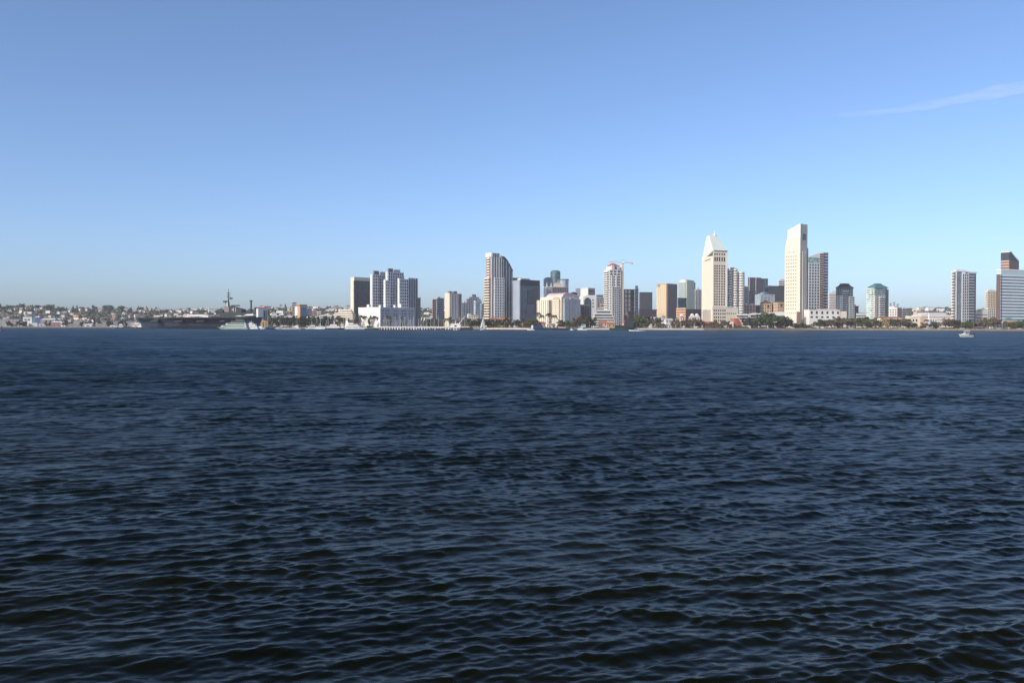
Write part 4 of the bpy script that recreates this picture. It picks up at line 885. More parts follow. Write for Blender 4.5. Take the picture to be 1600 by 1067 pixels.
    # long low white sheds
    for lab, p0, p1, y, D in (('long low white shed with a pink roof line left of the finned round tower', 1440, 1486, 491, 1500), ('pale grey low shed with roof vents behind the cream arcade building', 1448, 1478, 487.5, 1700)):
        b = Bld('low_shed', lab, 'building', p0, p0 + .6, p1, D, 8, 30)
        b.part('wall', facade(MB(), b.x0, b.x1, b.y0, b.y1, 0, b.z(y + 1.5), fh=4, band=.5), [PINKST, WHITE])
        b.part('roof', MB().gable(b.x0, b.x1, b.y0, b.y1, b.z(y + 1.5) + .02, b.z(y), hip=.2), PALE if y > 490 else GREYROOF)
    b = Bld('pavilion', 'small glass pavilion with white posts among the trees left of the finned tower', 'building', 1452, 1452.6, 1464, 1200, 8, 10)
    b.part('body', facade(MB(), b.x0, b.x1, b.y0, b.y1, 0, b.z(498), fh=6, band=.15, bay=3, pier=.25, dep=.2), [G_LBLUE, WHITE])
    b.part('roof_mast', MB().cyl(b.fx(1454.5), 0, b.z(498) + .03, b.z(488.5), 1.2, .4, 8), WHITE)
    # finned round tower
    b = Bld('condominium_tower', 'blue-grey rounded condominium tower with white balcony fins on its left edge', 'tower', 1487, 1493, 1525, 1230, 26)
    h = b.z(424.5); xa, xb, xc = b.fx(1502), b.fx(1512), b.fx(1521)
    n = int(h/3.8)
    b.part('body', facade(MB(), b.x0, xa, b.y0, b.y1, 0, h, fh=3.3, band=.2, bay=3, pier=.15, dep=.2), [G_LBLUE, mat('blue_grey_metal', (.28, .31, .36), .5, .08, .06)])
    b.part('center_bay', facade(MB(), xa + .05, xb, b.y0 - .8, b.y1 - 2, 0, b.z(427), fh=3.8, band=.32, bay=3.8, pier=.32, dep=.3), [G_NAVY, PALE])
    b.part('right_bay', facade(MB(), xb + .05, xc, b.y0 - .2, b.y1 - 2, 0, b.z(425.5), fh=3.8, band=.38, dep=.6), [G_BLUE, CONC])
    b.part('right_edge', facade(MB(), xc + .05, b.x1, b.y0 + .8, b.y1 - 3, 0, b.z(426), fh=3.3, band=.15, dep=.2), [G_NAVY, DCONC])
    fins = MB()
    for i in range(n): fins.box(b.x0 - 3.2, b.x0 - .25, b.y0 + .2*b.d, b.y1 - 1, (i + .62)*h/n, (i + 1)*h/n)
    b.part('balcony_core', MB().box(b.x0 - 1.4, b.x0 - .23, b.y0 + .25*b.d, b.y1 - 1.4, 0, h - 1), MAROON)
    b.part('balcony_fins', fins, WHITE)
    b.part('white_pier', MB().box(b.x0 - .2, b.x0 + 1.2, b.y0 - .7, b.y0 - .25, 0, b.z(423)), WHITE)
    b.part('roof', MB().gable(b.x0 - .5, xb, b.y0 - .5, b.y1, h + .02, b.z(420.8), hip=1), PALE)
    b.part('roof_rim', MB().box(xb + .1, b.x1 + .4, b.y0 - .6, b.y1 - 2, b.z(425.5) + .02, b.z(424)), WHITE)
    plain('low_house', 'bright white stepped low building right of the finned round tower', 'building', 1524.5, 1525.5, 1543, 487.5, 1260, 14, G_GREY, WHITE, fh=3.6, band=.7, pent=(.5, .95, 483.5, IVORY))
    b = plain('apartment_block', 'cream mid-rise block with dark window slots left of the wide blue-striped tower', 'building', 1539, 1542, 1557.5, 454.5, 1350, 22, G_BRN, IVORY, fh=3.4, band=.4, bay=3.6, pier=.45, pent=(.15, .8, 452.5, WHITE))
    b.part('lower_wing', facade(MB(), b.x0 - 2, b.x1 + 1, b.y0 - 3, b.y0 - .6, 0, b.z(481), fh=3.4, band=.45, bay=4, pier=.35, dep=.3, sides='flr'), [G_BRN, WHITE])
    # wide blue striped tower at the frame edge
    b = Bld('striped_hotel', 'wide pale blue-striped tower with a white roof edge at the far right', 'tower', 1556.5, 1563, 1634, 1180, 22)
    h = b.z(429)
    b.part('body', facade(MB(), b.x0, b.x1, b.y0, b.y1, 0, h, fh=3.9, band=.58, dep=.35, sides='fr'), [G_BLUE, mat('pale_blue_white', (.68, .76, .80), .5, .05, .05)])
    b.part('crown', MB().box(b.x0 - .2, b.x1 + .4, b.y0 - .5, b.y1, h + .02, b.z(422.5)), mat('pale_blue_crown', (.50, .63, .68), .4, .05, .05))
    b.part('roof', MB().box(b.x0 - .8, b.x1 + .8, b.y0 - .9, b.y1 + .4, b.z(422.5) + .02, b.z(420.5)), WHITE)
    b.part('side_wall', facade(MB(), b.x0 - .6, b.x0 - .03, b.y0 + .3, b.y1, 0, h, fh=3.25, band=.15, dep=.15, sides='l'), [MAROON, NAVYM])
    b.part('corner_glass', MB().box(b.x0 - .2, b.x0 + 1.6, b.y0 - .55, b.y0 - .37, 0, h), G_TEAL)
    # dark striped tower with a sliced top behind it
    b = Bld('sliced_tower', 'dark maroon striped tower with a diagonally sliced top rising behind the blue-striped tower', 'tower', 1562.5, 1575.5, 1590.5, 1330, 36)
    hs = b.z(407)
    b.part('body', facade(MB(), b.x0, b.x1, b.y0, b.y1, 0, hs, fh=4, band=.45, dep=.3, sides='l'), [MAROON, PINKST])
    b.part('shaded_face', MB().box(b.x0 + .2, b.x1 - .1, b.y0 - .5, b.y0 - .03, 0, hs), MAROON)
    zt = lambda x, y: b.z(394.5) if x < b.x0 + .25*b.w else b.z(394.5) - (x - b.x0 - .25*b.w)/(.75*b.w)*(b.z(394.5) - hs)
    xs = [b.x0, b.x0 + .25*b.w, b.x1]
    b.part('sliced_top', MB().prism([(x, b.y0) for x in xs] + [(x, b.y1) for x in reversed(xs)], hs + .02, zt, 0), NAVYM)
    b.part('white_edge', MB().add([(b.x0 + .2*b.w, b.y0 - .5, b.z(395)), (b.x1, b.y0 - .5, hs - 1), (b.x1, b.y0 - .5, hs + .8), (b.x0 + .2*b.w, b.y0 - .5, b.z(393.6)),
                                   (b.x0 + .2*b.w, b.y0 + .1, b.z(395)), (b.x1, b.y0 + .1, hs - 1), (b.x1, b.y0 + .1, hs + .8), (b.x0 + .2*b.w, b.y0 + .1, b.z(393.6))],
                                  [(0,1,2,3), (7,6,5,4), (0,4,5,1), (1,5,6,2), (2,6,7,3), (3,7,4,0)]), WHITE)
    b.part('roof', MB().box(b.x0 - .5, b.x0 + .26*b.w, b.y0 - .6, b.y1 + .3, b.z(394.5) + .02, b.z(393.2)), WHITE)
    b = Bld('pool_house', 'low white two-storey house among trees at the far right shore', 'building', 1550, 1550.8, 1576, 1075, 8, 10)
    b.part('body', facade(MB(), b.x0, b.x1, b.y0, b.y1, 0, b.z(503.5), fh=3.2, band=.45, bay=4, pier=.2, dep=.4), [G_BRN, WHITE])
    b.part('roof', MB().gable(b.x0, b.x1, b.y0, b.y1, b.z(503.5) + .02, b.z(501.5), hip=1), PALE)
    b = Bld('pool_house', 'small teal-roofed pavilion with a pink wall at the foot of the blue-striped tower', 'building', 1571, 1571.8, 1588, 1110, 8, 10)
    b.part('wall', MB().box(b.x0, b.x1, b.y0, b.y1, 0, b.z(500)), mat('rose_stucco', (.52, .33, .29)))
    b.part('roof', MB().gable(b.x0, b.x1, b.y0, b.y1, b.z(500) + .02, b.z(496.5), hip=1), TEALR)
    b.windows(G_DARK, lin(b.x0, b.x1, 4), [b.z(506)], 1.4, 2.4)
right_side()
# ------------------------------------------------------------------ trees
BARK = mat('bark', (.16, .11, .075), .95, .25, 2.0)
PBARK = mat('palm_bark', (.26, .20, .14), .95, .2, 2.0)
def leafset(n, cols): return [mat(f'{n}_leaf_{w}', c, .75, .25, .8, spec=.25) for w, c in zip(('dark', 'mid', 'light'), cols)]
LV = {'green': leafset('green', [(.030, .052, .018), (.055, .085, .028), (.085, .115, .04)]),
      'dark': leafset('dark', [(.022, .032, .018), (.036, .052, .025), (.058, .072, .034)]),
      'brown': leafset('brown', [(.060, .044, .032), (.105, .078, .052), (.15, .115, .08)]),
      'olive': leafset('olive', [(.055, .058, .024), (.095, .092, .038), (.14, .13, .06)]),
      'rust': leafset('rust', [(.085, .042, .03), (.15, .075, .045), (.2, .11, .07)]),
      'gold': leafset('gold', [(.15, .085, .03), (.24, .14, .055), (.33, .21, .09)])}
def leaves(mb, rng, c, rad, n, size, flat=1.0):
    for _ in range(n):
        d = rng.normal(0, 1, 3); d /= np.linalg.norm(d); d[2] *= flat
        p = np.array(c) + d*rad*rng.uniform(.45, 1.05)
        a = rng.normal(0, 1, 3); a /= np.linalg.norm(a); b = np.cross(a, rng.normal(0, 1, 3)); b /= np.linalg.norm(b)
        s = size*rng.uniform(.55, 1.25); a = a*s; b = b*s*rng.uniform(.5, .9)
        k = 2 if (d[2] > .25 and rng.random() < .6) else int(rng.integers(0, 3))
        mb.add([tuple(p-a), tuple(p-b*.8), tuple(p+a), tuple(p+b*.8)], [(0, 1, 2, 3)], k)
def tree_proto(kind, seed):
    """a tree 1 unit wide and 1 unit tall in each direction; scaled when it is placed"""
    rng = np.random.default_rng(seed); root = empty('tree', (0, 0, -50))
    tr = MB(); cr = MB()
    shape, col, nl, nleaf = {'round': ('round', 'green', 9, 62), 'dark': ('round', 'dark', 9, 62), 'umbrella': ('umb', 'olive', 11, 52), 'bare': ('umb', 'brown', 12, 40),
                             'tall': ('tall', 'dark', 8, 50), 'rust': ('tall', 'rust', 8, 52), 'gold': ('round', 'gold', 8, 52), 'olive': ('tall', 'olive', 8, 44), 'greenumb': ('umb', 'green', 12, 56)}[kind]
    th = {'round': .20, 'umb': .30, 'tall': .18}[shape]
    tr.bar((0, 0, -.03), (.02, .01, th), .032, r1=.022, n=7)
    for i in range(nl):
        a = 2*math.pi*i/nl + rng.uniform(-.4, .4); q = rng.uniform(.12, .36)
        if shape == 'round': c = (q*math.cos(a), q*math.sin(a), rng.uniform(.26, .80)); rad = rng.uniform(.16, .24)
        elif shape == 'umb': q = rng.uniform(.12, .40); c = (q*math.cos(a), q*math.sin(a), rng.uniform(.50, .86) - q*.5); rad = rng.uniform(.14, .21)
        else: q *= .7; c = (q*math.cos(a), q*math.sin(a), .2 + .68*(i + .5)/nl); rad = rng.uniform(.18, .26)*(1.15 - .5*i/nl)
        tr.bar((.02, .01, th*rng.uniform(.75, 1)), (c[0]*.9, c[1]*.9, c[2]), .016, r1=.005, n=5)
        leaves(cr, rng, c, rad, int(nleaf*1.35), .062, .8)
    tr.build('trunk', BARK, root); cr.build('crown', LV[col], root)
    return root
def palm_proto(seed, col='olive'):
    rng = np.random.default_rng(seed); root = empty('palm_tree', (0, 0, -50))
    tr = MB(); b = rng.uniform(-.05, .05)
    tr.bar((0, 0, -.03), (b*.4, 0, .45), .02, r1=.016, n=7); tr.bar((b*.4, 0, .45), (b, 0, .84), .016, r1=.013, n=7)
    cr = MB()
    for i in range(26):
        a = 2*math.pi*i/26*2.4 + rng.uniform(-.2, .2); up = rng.uniform(-.5, 1.0); L = rng.uniform(.34, .5); pts = []
        for k in range(5):
            t = k/4; r = L*t*(.8 if up > .5 else 1); z = .85 + L*(up*.55*t - .75*t*t)*.55
            pts.append(Vector((b + r*math.cos(a), r*math.sin(a), z)))
        n = Vector((-math.sin(a), math.cos(a), 0)); k0 = int(rng.integers(0, 3))
        for k in range(4):
            w0, w1 = [.05*(1 - abs(2*j/4 - .8)**2*.6) for j in (k, k+1)]
            dz = Vector((0, 0, -.035))
            for s in (-1, 1): cr.add([pts[k], pts[k+1], pts[k+1] + n*s*w1 + dz, pts[k] + n*s*w0 + dz], [(0, 1, 2, 3)], k0)
    tr.build('trunk', PBARK, root); cr.build('crown', LV[col], root)
    return root
TREES = {}
for i, kd in enumerate(('round', 'dark', 'umbrella', 'bare', 'tall', 'rust', 'gold', 'olive', 'greenumb')): TREES[kd] = [tree_proto(kd, 20 + i*7 + k) for k in range(2)]
TREES['palm'] = [palm_proto(5), palm_proto(9, 'dark')]
_tn = {'n': 0}
LOOK = {'round': 'rounded green tree', 'dark': 'dark green tree', 'umbrella': 'spreading olive tree with bare limbs', 'bare': 'spreading brown half-bare tree', 'tall': 'tall dark tree', 'rust': 'tall reddish-brown tree', 'gold': 'golden brown tree', 'olive': 'slender pale olive tree', 'greenumb': 'wide green umbrella-shaped tree', 'palm': 'palm tree'}
def plant(kind, px, wpx, hpx, where, group, off=12, D=None, cat=None):
    _tn['n'] += 1
    D = D or shore(px) + off
    p = TREES[kind][_tn['n'] % 2]
    t = copy_tree(p)
    t.name = {'palm': 'palm_tree'}.get(kind, 'shore_tree')
    t.location = (X(px, D), D, land_z(px, D) - .1)
    s = D/F; hs = 1.18 if group.startswith(('trees along', 'trees in the second')) else 1; t.scale = (wpx*s*1.08, wpx*s*1.08, hpx*s*hs); t.rotation_euler = (0, 0, random.uniform(0, 6.28))
    look = LOOK[kind]
    if len(f'{look} {where}'.split()) > 16: look = ' '.join(look.split()[-2:])
    tag(t, f'{look} {where}', cat or ('palm tree' if kind == 'palm' else 'tree'), group)
SHORE_TREES = [
    # right side, along the promenade
    ('dark', 1281, 22, 15, 'below the left end of the low white arcade'), ('bare', 1304, 30, 17, 'below the middle of the low white arcade'),
    ('bare', 1325, 26, 17, 'below the right end of the low white arcade'), ('greenumb', 1347, 28, 19, 'just left of the white teal-topped tower'),
    ('umbrella', 1366, 18, 16, 'at the foot of the white teal-topped tower'), ('gold', 1384, 13, 17, 'right of the white teal-topped tower'),
    ('dark', 1397, 16, 17, 'below the white and pink low apartments'), ('bare', 1411, 18, 16, 'left of the small cream arches'),
    ('dark', 1424, 14, 10, 'in front of the small cream arches'), ('rust', 1442, 14, 9, 'right of the small cream arches'), ('palm', 1447, 9, 15, 'beside the cream arcade right end'),
    ('bare', 1478, 20, 17, 'left below the finned round tower'), ('dark', 1492, 20, 15, 'below the fins of the rounded tower'), ('round', 1512, 24, 14, 'under the right half of the finned tower'),
    ('bare', 1536, 22, 17, 'right of the finned round tower'), ('bare', 1553, 22, 18, 'below the cream mid-rise with dark slots'), ('dark', 1458, 12, 12, 'by the small glass pavilion'),
    ('umbrella', 1572, 14, 13, 'right of the low white two-storey house'), ('round', 1588, 22, 13, 'below the blue-striped tower'), ('olive', 1603, 14, 14, 'at the right edge of the picture'),
    ('dark', 102, 9, 10, 'right of the red-fronted quay shed'), ('round', 128, 8, 9, 'between the low sheds of the left quay'), ('tall', 147, 6, 11, 'right of the white-roofed low quay shed'), ('dark', 170, 8, 9, 'right of the brick-fronted quay shed'), ('dark', 189, 9, 11, 'left of the pale flat-roofed shed near the warship'), ('olive', 72, 8, 9, 'right of the white quayside terminal'), ('dark', 30, 9, 9, 'left of the white quayside terminal'), ('round', 14, 9, 9, 'at the far left quay'),
    # around the two white hotels
    ('greenumb', 1197, 36, 24, 'tallest of the shore trees, between the two white hotels'), ('dark', 1221, 30, 17, 'left below the tallest cream hotel'),
    ('dark', 1239, 14, 9, 'right below the tallest cream hotel'), ('round', 1179, 16, 17, 'left of the tallest shore tree'), ('dark', 1166, 14, 18, 'beside the red gabled restaurant roof'),
    ('dark', 1254, 16, 8, 'at the foot of the dark-based glass tower'), ('rust', 1120, 12, 12, 'below the windowed cream hotel wing'), ('bare', 1131, 14, 13, 'below the right of the windowed cream wing'), ('olive', 1110, 9, 10, 'behind the red-roofed hut'),
    # middle
    ('dark', 768, 14, 13, 'left below the tall striped tower'), ('dark', 781, 16, 14, 'below the middle of the tall striped tower'), ('tall', 793, 12, 15, 'below the curved glass tower'),
    ('dark', 806, 14, 13, 'left below the blue-grey office block'), ('rust', 818, 14, 15, 'below the blue-grey office block'), ('round', 831, 18, 15, 'right below the blue-grey office block'),
    ('palm', 846, 11, 20, 'left below the pink-vaulted hotel'), ('palm', 858, 12, 23, 'tallest, before the cream gable of the hotel'), ('palm', 866, 11, 20, 'right of the tallest palm'), ('palm', 841, 10, 24, 'beside the blue-grey block right edge'),
    ('dark', 876, 14, 12, 'below the front of the pink-vaulted hotel'), ('round', 890, 13, 12, 'right below the pink-vaulted hotel'), ('rust', 905, 18, 19, 'left of the terrace block'), ('dark', 918, 16, 20, 'close to the terrace block'), ('olive', 897, 12, 15, 'before the right bay of the pink-vaulted hotel'),
    ('round', 993, 20, 19, 'below the unfinished brick-red block'), ('round', 1006, 20, 18, 'below the plain dark slab'), ('dark', 983, 12, 15, 'behind the dark work boat'), ('rust', 1020, 10, 18, 'left of the half-shaded tan hotel'), ('olive', 1029, 12, 13, 'at the foot of the half-shaded tan hotel'),
    ('olive', 1052, 12, 13, 'below the shaded half of the hotel'), ('bare', 1082, 18, 16, 'left of the slant-roofed hotel'), ('bare', 1070, 14, 14, 'below the dark teal block'), ('olive', 1060, 9, 12, 'between the shopping huts'),
    # left of the tall striped tower
    ('dark', 757, 14, 12, 'behind the white sailing boat'), ('dark', 744, 16, 13, 'below the yellow-cream building'), ('dark', 733, 16, 14, 'behind the pier end'), ('rust', 723, 12, 12, 'near the leaning white boom'), ('dark', 750, 12, 14, 'right of the yellow-cream building'),
    ('olive', 692, 14, 16, 'left of the cream hotel tower, behind the pier'), ('olive', 704, 13, 16, 'below the cream hotel tower'), ('dark', 668, 15, 15, 'behind the masts right of the white block'), ('dark', 681, 14, 13, 'behind the pier below the dark mid-rise'), ('tall', 660, 9, 14, 'at the right corner of the white block'),
    ('tall', 604, 8, 17, 'at the shaded front of the white block, left'), ('tall', 628, 8, 15, 'at the shaded front of the white block, right'), ('palm', 615, 8, 15, 'at the shaded front of the white block'), ('olive', 713, 10, 13, 'left of the leaning white boom'),
    ('palm', 564, 9, 19, 'left in front of the sunlit white wing'), ('palm', 570, 9, 18, 'before the sunlit white wing'), ('olive', 578, 10, 17, 'before the middle of the sunlit white wing'), ('palm', 585, 9, 18, 'right in front of the sunlit white wing'), ('olive', 556, 10, 14, 'between the two white waterfront blocks'), ('olive', 592, 9, 15, 'at the corner of the white block'),
    ('umbrella', 531, 16, 18, 'left of the stepped white building'), ('olive', 546, 10, 13, 'before the stepped white building'),
    ('dark', 437, 16, 17, 'right of the small tan pier'), ('dark', 449, 15, 17, 'second in the dark row from the tan pier'), ('dark', 461, 16, 17, 'in the dark row below the hillside block'), ('dark', 473, 15, 18, 'below the blue-fronted hotel'), ('dark', 485, 15, 16, 'right below the blue-fronted hotel'),
    ('tall', 497, 12, 15, 'in the dark row below brick hillside blocks'), ('dark', 509, 16, 17, 'near the right end of the dark row'), ('tall', 519, 12, 17, 'last of the dark row before the stepped building'), ('dark', 426, 14, 15, 'behind the navy blue boat')]
for kd, px, wp, hp, wh in SHORE_TREES:
    plant(kd, px, wp, hp, wh, 'trees along the harbour shore', off=random.uniform(9, 22))
# a second, fuller row behind
r2 = random.Random(21)
for kd, px, wp, hp, wh in SHORE_TREES:
    if kd == 'palm': continue
    k2 = r2.choice({'bare': ['bare', 'dark', 'rust'], 'rust': ['rust', 'dark'], 'gold': ['bare', 'olive'], 'olive': ['olive', 'palm', 'tall']}.get(kd, ['dark', 'round', 'tall']))
    if 545 < px < 630: k2 = 'palm' if px < 596 else 'olive'
    plant(k2, px + r2.uniform(4, 9), wp*r2.uniform(.8, 1.05), hp*r2.uniform(.8, 1.0), 'behind the front row, ' + wh.replace('tallest of the shore trees, ', '').replace('tallest, ', ''), 'trees in the second shore row', off=r2.uniform(24, 34))
def shrubs():
    rng = np.random.default_rng(14); mb = MB()
    for _ in range(900):
        px = rng.uniform(415, 1640) if rng.random() < .62 else rng.uniform(1110, 1640)
        D = shore(px) + rng.uniform(5, 40); r = rng.uniform(.8, 2.2)
        if 935 < px < 965: continue
        leaves(mb, rng, (X(px, D), D, land_z(px, D) + r*.5), r, 14, r*.42, .7)
    tag(mb.build('shore_shrubs', LV['dark']), kind='stuff')
shrubs()
# ridge trees on the left hill
rr = random.Random(5)
for i in range(46):
    px = -4 + 350*(i + rr.uniform(.1, .9))/46 if i < 34 else 405 + 140*(i - 34 + rr.random())/12
    D = 3250 + rr.uniform(-120, 30); kd = rr.choice(['dark', 'dark', 'tall', 'tall', 'round', 'palm'] if i % 3 else ['tall', 'palm'])
    hp = rr.uniform(4, 8.5); wp = hp*rr.uniform(.9, 1.6) if kd not in ('tall', 'palm') else hp*rr.uniform(.5, .8)
    seg = 'above the white quayside terminal' if px < 110 else 'left of the warship bow' if px < 215 else 'above the warship deck' if px < 350 else 'behind the blue-fronted hotel'
    plant(kd, px, wp, hp, f'on the hill ridge {seg}', 'trees on the hill ridge', D=D)
for i in range(14):
    px = 1412 + 74*(i + rr.random())/14; hp = rr.uniform(3.5, 7)
    plant(rr.choice(['dark', 'round']), px, hp*1.8, hp, 'on the far hill left of the finned tower', 'trees on the far right hill', D=3450)
for t in list(TREES.values()):
    for p in t:
        for ch in list(p.children): bpy.data.objects.remove(ch)
        bpy.data.objects.remove(p)
# brush covering the hills: one mass
def hill_brush():
    rng = np.random.default_rng(4); mb = MB()
    for _ in range(4200):
        if rng.random() < .72: px = rng.uniform(-60, 560); D = rng.uniform(shore(px) + 330, 3300)
        elif rng.random() < .6: px = rng.uniform(640, 770); D = rng.uniform(2000, 3300)
        else: px = rng.uniform(1380, 1640); D = rng.uniform(2200, 3600)
        z = land_z(px, D); r = rng.uniform(2.5, 7)
        leaves(mb, rng, (X(px, D), D, z + r*.5), r, 9, r*.55, .7)
    tag(mb.build('hillside_brush', LV['dark']), kind='stuff')
hill_brush()
# ------------------------------------------------------------------ houses on the hills
HW = {'white': WHITE, 'cream': CREAM, 'pink': mat('pink_stucco', (.56, .40, .36), .85, .08, .1), 'tan': mat('tan_stucco', (.45, .33, .22), .85, .08, .1), 'grey': PALE}
HR = {'grey': GREYROOF, 'red': TERRA, 'brown': BROWNR, 'pale': mat('pale_roof', (.5, .48, .46), .85, .1, .2)}
hrng = random.Random(12); _hm = {}
def house(px, D, wc, rc, var, label, group, sc):
    key = (wc, rc, var)
    if key not in _hm:
        w, d, h = ((12, 10, 6), (17, 11, 7), (10, 10, 9), (24, 12, 11))[var]
        wm = MB().box(-w/2, w/2, -d/2, d/2, -4, h)
        rm = (MB().gable(-w/2, w/2, -d/2, d/2, h + .02, h + 2.8, hip=.7 if var % 2 else 0) if var != 3 else MB().box(-w/2 - .4, w/2 + .4, -d/2 - .4, d/2 + .4, h + .02, h + 1))
        wi = MB().box(-.8, .8, -.06, .3, 0, 1.5)
        _hm[key] = (wm.mesh('wall', [HW[wc]]), rm.mesh('roof', [HR[rc]]), wi.mesh('window', [G_DARK]), w, d, h)
    wm, rm, wi, w, d, h = _hm[key]
    r = empty('hillside_house', (X(px, D), D, land_z(px, D)), label, 'house', group, hrng.uniform(-.6, .7))
    r.scale = (sc, sc, sc)
    for nm, me in (('wall', wm), ('roof', rm)):
        o = bpy.data.objects.new(nm, me); COL.objects.link(o); o.parent = r
    for k in range(3 if w > 11 else 2):
        o = bpy.data.objects.new('window', wi); COL.objects.link(o); o.parent = r; o.location = (-w/2 + w*(k + .5)/(3 if w > 11 else 2), -d/2, h - 3.2)
spots = []
def scatter(n, p0, p1, d0, d1, where, group, wcs, big=.15):
    done = tries = 0
    while done < n and tries < 4000:
        tries += 1
        px = hrng.uniform(p0, p1); D = hrng.uniform(max(d0, shore(px) + 290), d1)
        if any(abs(px - a) < 4.2 and abs(D - c) < 60 for a, c in spots): continue
        spots.append((px, D)); wc = hrng.choice(wcs); rc = hrng.choice(['grey', 'red', 'brown', 'pale']); var = 3 if hrng.random() < big else hrng.choice([0, 1, 2])
        kind = 'flat-roofed block' if var == 3 else 'house'
        house(px, D, wc, rc, var, f'small {wc} {kind} with {rc} roof {where}', group, hrng.uniform(.6, 1.05)); done += 1
WC = ['white', 'white', 'white', 'cream', 'pink', 'grey', 'tan']
scatter(46, -5, 105, 2400, 3150, 'on the hill above the quayside terminal', 'houses on the left hill', WC)
scatter(46, 105, 215, 2300, 3150, 'on the hill left of the warship', 'houses on the left hill', WC)
scatter(70, 215, 345, 2150, 3150, 'on the hill above the warship', 'houses on the left hill', WC, .25)
scatter(40, 400, 545, 1950, 3100, 'on the hill near the blue-fronted hotel', 'houses on the left hill', WC, .25)
scatter(34, 655, 700, 1850, 2900, 'behind the masts beside the cream hotel tower', 'houses behind the marina', ['white', 'white', 'pink', 'grey'], .3)
scatter(12, 700, 760, 1900, 2900, 'below the hazy stepped glass tower', 'houses behind the marina', ['white', 'pink', 'grey'], .3)
scatter(14, 1415, 1484, 1900, 3300, 'on the far hill beside the finned tower', 'houses on the right hill', ['white', 'cream', 'pink'], .4)
